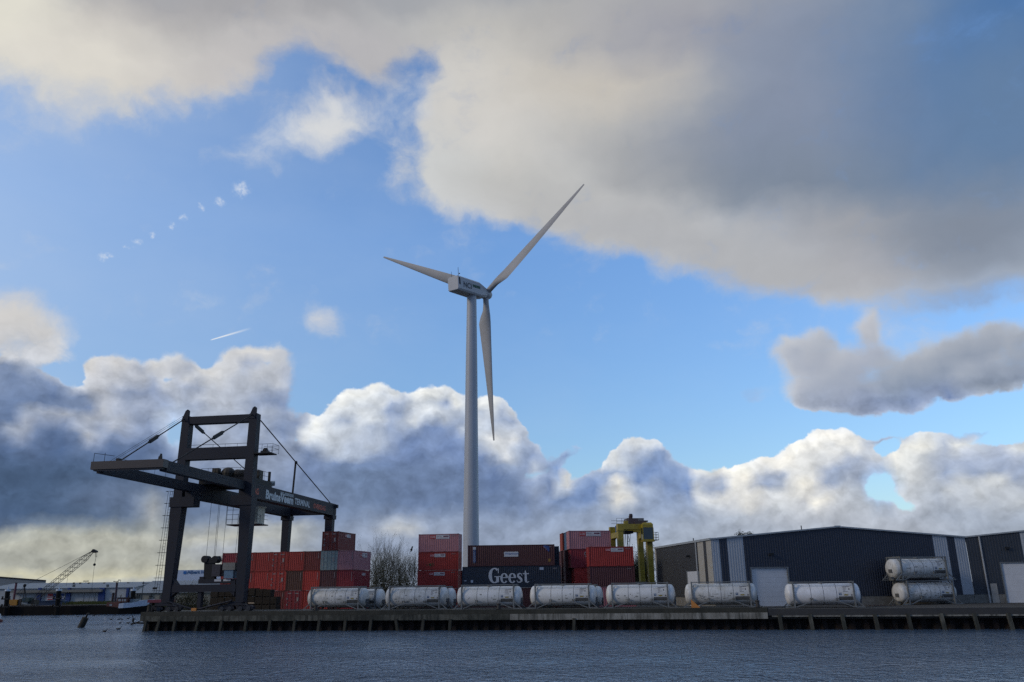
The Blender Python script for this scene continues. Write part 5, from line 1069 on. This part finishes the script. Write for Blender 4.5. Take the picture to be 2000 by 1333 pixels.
# ---------------------------------------------------------------- the far shore on the left
def bx_px(m, x0, x1, y0, y1, Y, dep=1.0):          # a box seen between two pixel corners at distance Y
    a, b = at(x0, (y0+y1)/2, Y), at(x1, (y0+y1)/2, Y); zt, zb = at((x0+x1)/2, y0, Y).z, at((x0+x1)/2, y1, Y).z
    return (a.x, b.x, Y, Y+dep, zb, zt)
def far(name, label, cat, px, Y, z=YZ, group=None):
    p = at(px, 1165, Y); return thing(name, label, cat, Vector((p.x, Y, z)), 0, group)
def fb(t, nm, x0, x1, y0, y1, dep, mt_, dy=0., lab=None):
    Y = t.location.y+dy; q_ = bx_px(None, x0, x1, y0, y1, Y, dep); l = t.location; m = MB(); m.box(q_[0]-l.x, q_[1]-l.x, dy, dy+dep, q_[4]-l.z, q_[5]-l.z); return m.build(nm, mt_, t, label=lab)
FW = mat('far_white_wall', (.42, .44, .44), .6, (.37, .39, .39), .4); FB = mat('far_blue', (.012, .05, .20), .6); FG = mat('far_grey_wall', (.17, .20, .215), .6, (.15, .175, .19), .2); FR = mat('far_roof', (.20, .23, .255), .6, (.17, .20, .225), .3)
b1 = far('low_warehouse', 'long low white industrial building with blue pilasters across the water', 'warehouse', 120, 212)
fb(b1, 'wall', -30, 262, 1149, 1186, 26, FW)
m = MB(); l = b1.location; q_ = bx_px(None, -30, 262, 1140.5, 1149, 212); zl, zr = q_[4]-l.z, q_[5]-l.z+.35
m.prism([(q_[0]-l.x-.3, -.4, zl-.05), (q_[0]-l.x-.3, 13, zr), (q_[0]-l.x-.3, 26.4, zl-.05)], (q_[1]-q_[0]+.6, 0, 0)); m.build('roof', FR, b1)
fb(b1, 'canopy', 20, 198, 1152.5, 1157.5, 1.2, mat('canopy_beige', (.22, .21, .18), .6), -1.4)
for x0, x1, y0, y1 in ((71, 79, 1158, 1176), (74, 80, 1148.5, 1152.5), (128, 136, 1158, 1180), (132, 137, 1148.5, 1152.5), (191, 203, 1158, 1180), (194, 204, 1148.5, 1158), (246, 250.5, 1149, 1170)): fb(b1, 'pilaster', x0, x1, y0, y1, .5, FB, -.5)
sg = fb(b1, 'sign_board', 92, 125, 1159, 1172.5, .15, LOGOW, -.35)
def onsign(nm, x0, x1, y0, y1, mt_, d=-.02):
    q_ = bx_px(None, x0, x1, y0, y1, 211.6); m = MB(); m.box(q_[0]-l.x, q_[1]-l.x, -.38+d, -.36+d, q_[4]-l.z, q_[5]-l.z); return m.build(nm, mt_, sg)
onsign('sign_panel', 93, 103.3, 1160, 1168, LOGOR); onsign('sign_panel', 92.5, 102.8, 1170, 1172, LOGOR); onsign('sign_panel', 104, 124.6, 1160, 1168, FB); onsign('sign_panel', 103.5, 124, 1170, 1172, FB)
for body, px, sz in (('Gema', 93.4, 1.0), ('U nika', 105, 1.15)):
    q_ = at(px, 1167.3, 211.5); m = MB(); m.text(body, (q_.x-l.x, -.44, q_.z-l.z), (1, 0, 0), (0, 0, 1), sz*.62, .01, .9 if sz < 1.1 else 1.5); m.build('lettering', LOGOW, sg)
for px in (113, 163, 185, 222, 86): fb(b1, 'wall_seam', px, px+.5, 1158, 1180, .03, mat('seam', (.16, .17, .17), .6), -.06)
for px in (143, 155.5, 172, 202.5, 249, 250): 
    fb(b1, 'roof_vent', px-1, px+1, 1138, 1141.2, .6, DARK, 10)
for px in (144, 210): fb(b1, 'roof_light', px-2.5, px+2.5, 1142, 1147, .2, mat('rooflight', (.10, .12, .13), .5), -.6)
b2 = far('low_warehouse', 'low building with grey columns right of the blue pilasters, across the water', 'warehouse', 300, 206)
fb(b2, 'wall', 262.5, 420, 1158, 1186, 14, mat('far_beige', (.30, .29, .23), .6)); 
m = MB(); l2 = b2.location; q_ = bx_px(None, 262.5, 420, 1141, 1158, 206); m.prism([(q_[0]-l2.x, -.5, q_[4]-l2.z), (q_[0]-l2.x, 10, q_[5]-l2.z+.9), (q_[0]-l2.x, 14.3, q_[4]-l2.z)], (q_[1]-q_[0], 0, 0)); m.build('roof', FR, b2)
for px in (265, 269, 290, 311, 331): fb(b2, 'column', px, px+3.6 if px > 280 else px+1.5, 1159, 1184, .3, mat('far_column', (.07, .08, .08), .6), -.35)
fb(b2, 'skylight', 298, 305.5, 1147.5, 1151.5, .4, DARK, -.2); fb(b2, 'ridge_cap', 278, 345, 1138.2, 1140.2, .6, FG, 9)
b3 = far('grey_shed', 'tall slate grey shed at the left edge with a sloping roof line', 'shed', 40, 232)
m = MB(); l3 = b3.location; A_, B_ = at(-60, 1123, 232), at(90, 1134.5, 232); m.prism([(A_.x-l3.x, 0, -.2), (B_.x-l3.x, 0, -.2), (B_.x-l3.x, 0, B_.z-l3.z), (A_.x-l3.x, 0, A_.z-l3.z)], (-17.5, 30, 0)); m.build('wall', FG, b3)
m = MB(); m.beam((A_.x-l3.x, -.1, A_.z-l3.z), (B_.x-l3.x, -.1, B_.z-l3.z), .3, .25, up=(0, 1, 0)); m.build('roof_edge', DARK, b3)
b4 = far('shop_warehouse', 'big pale blue-white box building with blue lettering behind the left crane leg', 'building', 380, 330)
fb(b4, 'wall', 322, 437, 1113.5, 1186, 30, mat('ah_wall', (.60, .68, .80), .6)); l4 = b4.location
fb(b4, 'wall', 415, 470, 1119, 1186, 30, mat('ah_wall2', (.44, .50, .60), .6), 6, 'lower wing')
q_ = bx_px(None, 358, 363.8, 1116, 1121.5, 329.8); m = MB(); m.box(q_[0]-l4.x, q_[1]-l4.x, -.2, -.1, q_[4]-l4.z, q_[5]-l4.z); m.build('emblem', mat('ah_blue', (.02, .17, .50), .5), b4)
p = at(365.2, 1121, 329.8); m = MB(); m.text('Albert Heijn', (p.x-l4.x, -.15, p.z-l4.z), (1, 0, 0), (0, 0, 1), 1.75, .03, 1.08); a_ = min(v[0] for v in m.v); pe = at(396.5, 1121, 329.8).x-l4.x; full_ = None
m.build('lettering', mat('ah_ink', (.02, .12, .30), .5), b4)
# moored barge with white bow and brown deckhouse
bg2 = far('moored_barge', 'long black barge moored across the water with a brown deckhouse and white bow', 'barge', 150, 176, 0)
l = bg2.location; X = lambda px, Y=176: at(px, 1190, Y).x-l.x; Zp = lambda py, Y=176, px=150: at(px, py, Y).z
HULL = mat('hull_black', (.008, .008, .009), .8, (.014, .012, .010), .5, spec=.1)
m = MB(); zt1 = Zp(1185); xs_b = [-120, 60, 150, 205, 232, 255, 275, 289]; tops = [1185.5, 1185.5, 1184.5, 1184.5, 1187.5, 1185.5, 1183, 1180]; wd_ = [6, 7, 7, 7, 7, 5.6, 3.2, .4]
ring = []
for px, ty, w_ in zip(xs_b, tops, wd_):
    x = X(px); z = at(px, ty, 176).z; ring.append([(x, 3.5-w_/2, -.8), (x, 3.5-w_/2, z), (x, 3.5+w_/2, z), (x, 3.5+w_/2, -.8)])
for a, b in zip(ring, ring[1:]):
    for i in range(4): m.face([a[i], a[(i+1) % 4], b[(i+1) % 4], b[i]])
m.face(ring[0]); m.face(ring[-1][::-1]); m.build('hull', HULL, bg2)
m = MB(); pts = [(231, 1179.5, 1188.5), (240, 1178, 1188), (252, 1177.8, 1187), (262, 1175.5, 1185.5), (275, 1172.5, 1184), (284, 1170.5, 1181)]; sw = [7, 7, 6, 5, 3.3, .8]
rr_ = [[(X(px), 3.45-w_/2, at(px, b_, 176).z), (X(px), 3.45-w_/2, at(px, a_, 176).z), (X(px), 3.55+w_/2, at(px, a_, 176).z), (X(px), 3.55+w_/2, at(px, b_, 176).z)] for (px, a_, b_), w_ in zip(pts, sw)]
for a, b in zip(rr_, rr_[1:]):
    for i in (0, 2): m.face([a[i], a[i+1], b[i+1], b[i]])
    m.face([a[0], a[3], b[3], b[0]])
m.face(rr_[0]); m.build('bulwark', mat('boat_white', (.50, .56, .64), .5), bg2)
def bb(nm, x0, x1, y0, y1, ya_, yb_, mt_, par=bg2):
    m = MB(); m.box(X(x0), X(x1), ya_, yb_, at(x0, y1, 176).z, at(x0, y0, 176).z); return m.build(nm, mt_, par)
RBR = mat('boat_brown', (.11, .032, .022), .6, (.08, .028, .02), 1)
d1 = bb('deckhouse', 205.5, 231, 1177, 1188, .3, 6, RBR); bb('window', 211.5, 216.5, 1180.5, 1184, .26, .3, mat('pale_window', (.3, .33, .34), .3), d1)
d2 = bb('wheelhouse', 221, 241, 1168.5, 1177, 1.2, 5.2, RBR)
for x0, x1 in ((223.5, 229), (231, 233.5), (235, 239)): bb('window', x0, x1, 1170.5, 1175, 1.15, 1.2, mat('pale_window', (.3, .33, .34), .3), d2)
bb('wheelhouse_roof', 219.5, 242.5, 1167.6, 1168.6, 1.0, 5.4, DARK, d2)
bb('hatch', 262, 271, 1173, 1176.5, 2, 5, mat('boat_white', (.50, .56, .64)), bg2); bb('deck_gear', 243, 252, 1171, 1178, 2, 5, mat('gear_grey', (.20, .24, .27), .6), bg2)
m = MB(); m.tube((X(219), 3, Zp(1177, px=219)), (X(220), 3, Zp(1163, px=219)), .08, n=5); m.tube((X(261.5), 3, Zp(1178, px=260)), (X(262), 3, Zp(1136, px=262)), .07, n=5); m.tube((X(258.5), 3, Zp(1139, px=260)), (X(264.5), 3, Zp(1139, px=262)), .05, n=4); m.path([(X(276), 3, Zp(1166, px=276)), (X(283), 3, Zp(1165.5, px=283)), (X(289), 3, Zp(1170, px=289))], .05, 4); m.build('mast', DARK, bg2)
bb('hatch_cover', 60, 203, 1183.6, 1185.3, 1, 6, mat('hatch_dark', (.03, .022, .018), .7), bg2)
# mooring piles in front of the barge
for px, top, base, w_, lab in ((13, 1155, 1203, 8.5, 'leftmost'), (113, 1154.5, 1202, 8.5, 'middle'), (258.5, 1154.5, 1199, 8.5, 'right-hand')):
    Yp = onz(px-2, base, 0).y; pb, pt = at(px-2, base, Yp), at(px+2.2, top, Yp); t = thing('mooring_pile', '%s dark steel mooring pile with a white cap in front of the barge' % lab, 'mooring pile', Vector((pb.x, Yp, 0)), 0, 'dark mooring piles with white caps')
    h = pt.z; dx = pt.x-pb.x; m = MB(); m.tube((0, 0, -1), (dx, 0, h), .46, .46, n=16); m.build('shaft', mat('pile_black', (.008, .008, .009), .8, (.014, .013, .011), 1, spec=.1), t, True)
    m = MB(); m.tube((dx, 0, h), (dx, 0, h+.35), .60, .56, n=16); m.tube((dx, 0, h+.35), (dx, 0, h+.9), .14, n=8); m.build('cap', mat('cap_white', (.55, .6, .65), .5), t, True)
    m = MB()
    for z in (h*.68, h*.36): m.box(dx*z/h-.9, dx*z/h+.9, -.55, -.3, z-.12, z+.12); m.box(dx*z/h-.85, dx*z/h-.6, -.55, -.35, z-.1, z+.55); m.box(dx*z/h+.6, dx*z/h+.85, -.55, -.35, z-.1, z+.55)
    m.build('mooring_bracket', DARK, t)
# leaning poles on the shore
for i, (x0, y0, x1, y1, r_, c_, lab) in enumerate([(214.5, 1176, 218, 1138.5, .17, (.045, .022, .035), 'tall slender dark purple pole beside the brown deckhouse'), (208, 1177, 210.5, 1159.5, .17, (.05, .022, .018), 'short brown pole left of the tall dark pole'), (15.5, 1160, 18.5, 1139.5, .17, (.10, .02, .04), 'crimson pole sticking up behind the leftmost mooring pile')]):
    a, b = at(x0, y0, 181.5), at(x1, y1, 181.5); t = thing('spud_pole', lab, 'pole', Vector((a.x, 184, YZ)), 0, 'slanting poles on the far shore'); m = MB(); m.tube((0, 0, 0), (b.x-a.x, 0, b.z-YZ), r_+.05, n=10); m.build('shaft', mat('pole_%d' % i, c_, .6), t); m = MB(); m.tube((b.x-a.x, 0, b.z-YZ), (b.x-a.x, 0, b.z-YZ+.12), r_+.12, n=10); m.build('cap', DARK, t)
# blue skip, red container, grass bank
t = far('blue_skip', 'long dark blue skip on the far shore below the red and blue sign', 'skip', 96, 187); fb(t, 'body', 71, 122, 1174.5, 1190, 2.4, mat('skip_blue', (.012, .045, .11), .6)); fb(t, 'rim', 70.5, 122.5, 1173.8, 1175, .2, mat('skip_blue_rim', (.02, .06, .14), .6), -.15)
t = far('red_hopper', 'low faded red trailer beyond the left corner of the quay', 'trailer', 310, 150); l = t.location
fb(t, 'body', 288, 334, 1171.5, 1177.5, 2.3, mat('hopper_red', (.20, .04, .055), .6)); fb(t, 'chassis', 292, 330, 1177.6, 1180, 1.8, DARK, .2)
for px in (296, 302, 322, 328):
    m = MB(); p = at(px, 1182, 150); m.tube((p.x-l.x, .1, .5), (p.x-l.x, .45, .5), .5, n=14); m.build('wheel', BLACK, t)
m = MB(); rnd = random.Random(5)
for i in range(6000):
    px = rnd.uniform(120, 400); Y = rnd.uniform(186, 200) if px < 300 else rnd.uniform(128, 150); p = at(px, 1175, Y); h = rnd.uniform(.3, .9) if px < 300 else rnd.uniform(.2, .6); m.face([(p.x, Y, YZ), (p.x+.25, Y, YZ), (p.x+.1+rnd.gauss(0, .15), Y, YZ+h)])
tag(m.build('grass', mat('grass_blades', (.06, .075, .012), .9, (.035, .045, .01), .3)), 'rough green grass growing along the far bank and behind the quay corner', 'grass', kind='stuff')
# cable crane on the far shore
cc_ = far('cable_crane', 'old cable crane with a lattice boom and orange body on the far shore', 'crane', 45, 181, .9)
l = cc_.location; PX = lambda px, py, dy=0: Vector((at(px, py, 181).x-l.x, dy, at(px, py, 181).z-l.z))
def cbx(nm, x0, x1, y0, y1, ya_, yb_, mt_, par=cc_): m = MB(); a, b = PX(x0, y1), PX(x1, y0); m.box(a.x, b.x, ya_, yb_, a.z, b.z); return m.build(nm, mt_, par)
cbx('engine_house', 17, 35, 1171.5, 1183, -.2, 2.6, mat('digger_orange', (.42, .20, .02), .5, (.33, .15, .02), 1)); cbx('machine_deck', 35, 42, 1170, 1182, 0, 2.4, mat('deck_brown', (.05, .04, .035), .6))
c_ = cbx('cab', 44, 58, 1167.5, 1176, -.3, 1.6, mat('cab_green', (.05, .075, .062), .4)); cbx('window', 45, 51, 1168.5, 1174, -.34, -.3, GLASS, c_); cbx('lower_body', 42, 54, 1176, 1181, -.1, 1.8, mat('body_pale', (.28, .32, .34), .5))
cbx('track', 14, 62, 1183, 1187, -.6, .3, BLACK); cbx('track', 14, 62, 1183, 1187, 2.0, 2.9, BLACK); cbx('winch', 59, 67, 1172, 1182, .2, 2.0, mat('winch_brown', (.06, .045, .03), .7))
m = MB(); b0, b1_ = PX(58, 1174.5, 1), PX(178, 1077, 1); d = (b1_-b0).normalized(); n2 = Vector((-d.z, 0, d.x)); LEN = (b1_-b0).length; N = 26
def hw(f): return .12+.38*min(f/.12, 1, (1-f)/.14)
for s1_ in (-1, 1):
    for s2_ in (-1, 1):
        for j in range(N): f0_, f1_ = j/N, (j+1)/N; m.tube(b0+d*LEN*f0_+n2*s1_*hw(f0_)+Vector((0, s2_*hw(f0_), 0)), b0+d*LEN*f1_+n2*s1_*hw(f1_)+Vector((0, s2_*hw(f1_), 0)), .045, n=4, cap=False)
for j in range(N):
    f0_, f1_ = j/N, (j+1)/N
    for s2_ in (-1, 1):
        k_ = 1 if j % 2 else -1; m.tube(b0+d*LEN*f0_+n2*k_*hw(f0_)+Vector((0, s2_*hw(f0_), 0)), b0+d*LEN*f1_-n2*k_*hw(f1_)+Vector((0, s2_*hw(f1_), 0)), .03, n=4, cap=False); m.tube(b0+d*LEN*f0_+n2*s2_*hw(f0_)+Vector((0, k_*hw(f0_), 0)), b0+d*LEN*f1_+n2*s2_*hw(f1_)-Vector((0, k_*hw(f1_), 0)), .03, n=4, cap=False)
m.build('lattice_boom', mat('boom_grey', (.06, .06, .055), .6), cc_)
m = MB(); h0 = PX(179, 1076, 1); m.prism([PX(174, 1078, .6), PX(178.5, 1072.5, .6), PX(185.5, 1076, .6), PX(185.5, 1079, .6), PX(180, 1080, .6)], (0, .8, 0)); m.build('boom_head', DARK, cc_)
m = MB(); ap = PX(43, 1144, 1)
for px, py in ((41, 1168), (45.5, 1168)): m.tube(ap+Vector((0, 0, 0)), PX(px, py, 1), .09, n=5)
m.blob(ap, .35, 8, 5); m.build('gantry_frame', DARK, cc_)
m = MB()
for a, b in ((ap, PX(134, 1098, 1)), (PX(134, 1098, 1), PX(172, 1078, 1)), (ap, PX(21, 1170, 1)), (ap, PX(33, 1169, 1))): m.tube(a, b, .035, n=4)
m.build('pendant_line', DARK, cc_)
m = MB(); m.tube(PX(182, 1080, 1), PX(182, 1088, 1), .05, n=4); m.tube(PX(184.5, 1080, 1), PX(184.5, 1088, 1), .05, n=4); m.tube(PX(183.3, 1087, 1), PX(180.2, 1102, 1), .04, n=4); m.tube(PX(180.2, 1102, 1), PX(175, 1148, 1), .03, n=4); m.tube(PX(175, 1148, 1), PX(168.5, 1174, 1), .03, n=4); m.tube(PX(175, 1148, 1), PX(180, 1174, 1), .03, n=4); m.tube(PX(129, 1120, 1), PX(124.5, 1145, 1), .03, n=4); hl = m.build('hoist_line', DARK, cc_)
m = MB(); m.blob(PX(180, 1103, 1), .30, 8, 6); m.build('hook_ball', DARK, cc_)
# distant lamp posts
for px, top, two in ((164, 1135, 1), (223, 1135.5, 1), (232, 1133, 0)):
    t = far('lamp_post', {164: 'twin-armed lamp post above the low roof, left of the tall dark pole', 223: 'twin-armed lamp post above the low roof, just right of the tall dark pole', 232: 'single-armed lamp post above the low roof'}[px], 'lamp post', px, 250, group='lamp posts beyond the low roof'); h = at(px, top, 250).z-YZ
    m = MB(); m.tube((0, 0, 0), (0, 0, h), .09, .06, n=6); m.build('pole', DARK, t)
    m = MB(); 
    for s_ in ((-1, 1) if two else (-1,)): m.box(min(0, s_*.5), max(0, s_*.5), -.05, .05, h-.1, h); m.box(s_*.5-.25, s_*.5+.25, -.15, .15, h-.18, h+.04)
    m.build('lamp_head', DARK, t)

# ---------------------------------------------------------------- things on the water
pb = onz(151, 1226, 0); t = thing('leaning_dolphin', 'stubby dark mooring post leaning to the right out of the water', 'mooring post', Vector((pb.x+.3, pb.y, 0)))
m = MB(); m.tube((-.15, 0, -.8), (.62, 0, 1.22), .42, .40, n=16); m.build('shaft', mat('old_timber', (.030, .027, .018), .8, (.018, .016, .012), 2), t, True)
m = MB(); m.tube((.62, 0, 1.15), (.86, 0, 1.75), .13, n=8); m.tube((.8, 0, 1.66), (1.02, 0, 1.75), .09, n=6); m.build('spike', DARK, t)
DK, LT = mat('duck_dark', (.02, .018, .016), .7), mat('gull_white', (.5, .5, .5), .6)
def duck(x, y, dr=1, s=1., up=False, grp='ducks resting on the water', lab='small dark duck floating on the water near the quay corner', light=False):
    p = onz(x, y, 0); t = thing('duck', lab, 'duck', Vector((p.x, p.y, 0)), random.uniform(-.4, .4), grp); m = MB()
    n_ = 10; pr = [(-.26, .01, .10), (-.18, .07, .07), (-.05, .11, .06), (.10, .10, .06), (.20, .06, .09), (.24, .035, .16), (.245, .035, .21), (.27, .05, .25), (.32, .03, .245), (.39, .006, .235)]
    for a, r_, z in pr: m.v += [(dr*s*a, s*r_*.8*math.cos(2*math.pi*i/n_), s*(z+r_*.75*math.sin(2*math.pi*i/n_))) for i in range(n_)]
    for j in range(len(pr)-1):
        for i in range(n_): m.f.append((j*n_+i, j*n_+(i+1) % n_, (j+1)*n_+(i+1) % n_, (j+1)*n_+i)); m.m.append(0)
    m.build('body', LT if light else DK, t, True); m = MB(); m.prism([(dr*s*.38, 0, s*.25), (dr*s*.45, 0, s*.235), (dr*s*.38, 0, s*.22)], (0, .02, 0)); m.build('beak', ORANGE, t)
gD = 'ducks resting on the water'
for x, y, d, s, lab in [(204, 1234.5, 1, 1.25, 'dark duck nearest the camera, on open water left of the quay corner'), (231, 1230, 1, 1.3, 'dark duck on open water, second nearest the camera'), (234, 1217.8, 1, 1.1, 'duck just above the second nearest one'),
                        (217, 1211, -1, 1.1, 'duck in the middle of the water between the leaning post and the quay'), (232, 1210.6, 1, 1.1, 'left duck of a close pair left of the quay corner'), (238, 1210.8, -1, 1.0, 'right duck of a close pair left of the quay corner'),
                        (250, 1218, 1, 1.2, 'larger duck left of the cormorant'), (186, 1202.3, 1, 1.1, 'duck close to the barge, upper one of a pair'), (183, 1203.8, -1, 1.0, 'duck close to the barge, lower one of a pair'), (240.5, 1203, 1, 1.1, 'duck below the white bow of the barge'),
                        (250, 1209, 1, 1.1, 'duck between the right-hand pile and the cormorant'), (262, 1210, -1, 1.0, 'duck just above the cormorant'), (43, 1204.5, 1, 1.2, 'left duck of the two between the leftmost and middle piles'), (57, 1203.5, -1, 1.1, 'right duck of the two between the leftmost and middle piles'),
                        (28, 1205.5, 1, 1.0, 'small duck beside the foot of the leftmost pile'), (152, 1205.5, 1, 1.0, 'small duck straight above the leaning post'), (132, 1203, 1, 1.0, 'small duck right of the foot of the middle pile')]: duck(x, y, d, s, lab=lab, grp=gD)
for x, y, n_ in ((205.5, 1208.5, 'farther'), (205.5, 1217.5, 'nearer')): duck(x, y, 1, 1.0, light=True, grp='gulls floating left of the ducks', lab='pale gull floating left of the ducks, the %s of two' % n_)
pb = onz(-2, 1216, 0); t = thing('buoy', 'red and white buoy cut by the left edge of the water', 'buoy', Vector((pb.x, pb.y, 0))); m = MB(); m.lathe([(-.2, .2), (0, .5), (.35, .5), (.5, .2)], n=16); m.build('float', mat('buoy_red', (.18, .05, .04), .6), t, True); m = MB(); m.lathe([(.5, .22), (.9, .2), (1.3, .05)], n=12); m.build('top_mark', WHITE, t, True)
pb = onz(268, 1221, 0); m = MB(); m.path([(-.9, 0, .1), (-.2, .1, .28), (.6, 0, .22), (1.5, .2, .3)], .13, 6); m.path([(-.2, .1, .28), (.3, -.2, .45)], .07, 5); o = m.build('driftwood', mat('driftwood', (.03, .026, .02), .9)); o.location = (pb.x, pb.y, 0); tag(o, 'dark driftwood floating against the left corner of the quay', 'driftwood')
t = thing('cormorant', 'dark cormorant perched upright on the driftwood by the quay corner', 'bird', Vector((pb.x-.65, pb.y, .2))); m = MB(); m.blob((0, 0, .42), (.15, .14, .32), 10, 7); m.tube((-.03, 0, .62), (-.10, 0, .92), .06, .045, n=8); m.blob((-.14, 0, .96), (.09, .06, .06), 8, 5); m.prism([(.02, -.05, .2), (.22, -.05, .02), (.1, -.05, .3)], (0, .1, 0)); m.build('body', DK, t, True); m = MB(); m.tube((-.2, 0, .97), (-.34, 0, .99), .02, .008, n=5); m.build('beak', mat('beak', (.2, .15, .08), .6), t)
pb = at(803.5, 1074, 110); t = thing('flying_bird', 'small dark bird flying between the bare trees and the middle container stack', 'bird', pb); m = MB(); m.blob((0, 0, 0), (.16, .12, .14), 8, 6); m.build('body', DK, t, True)
for s_ in (-1, 1): m = MB(); m.prism([(-.08, 0, .02), (.1, 0, .02), (.18*s_, .3, .38*s_+.1), (.0, .25, .30*s_+.1)], (.02, .02, 0)); m.build('wing', DK, t)
# birds resting on the boom and roofs are left as the small dark shapes of the crane fittings
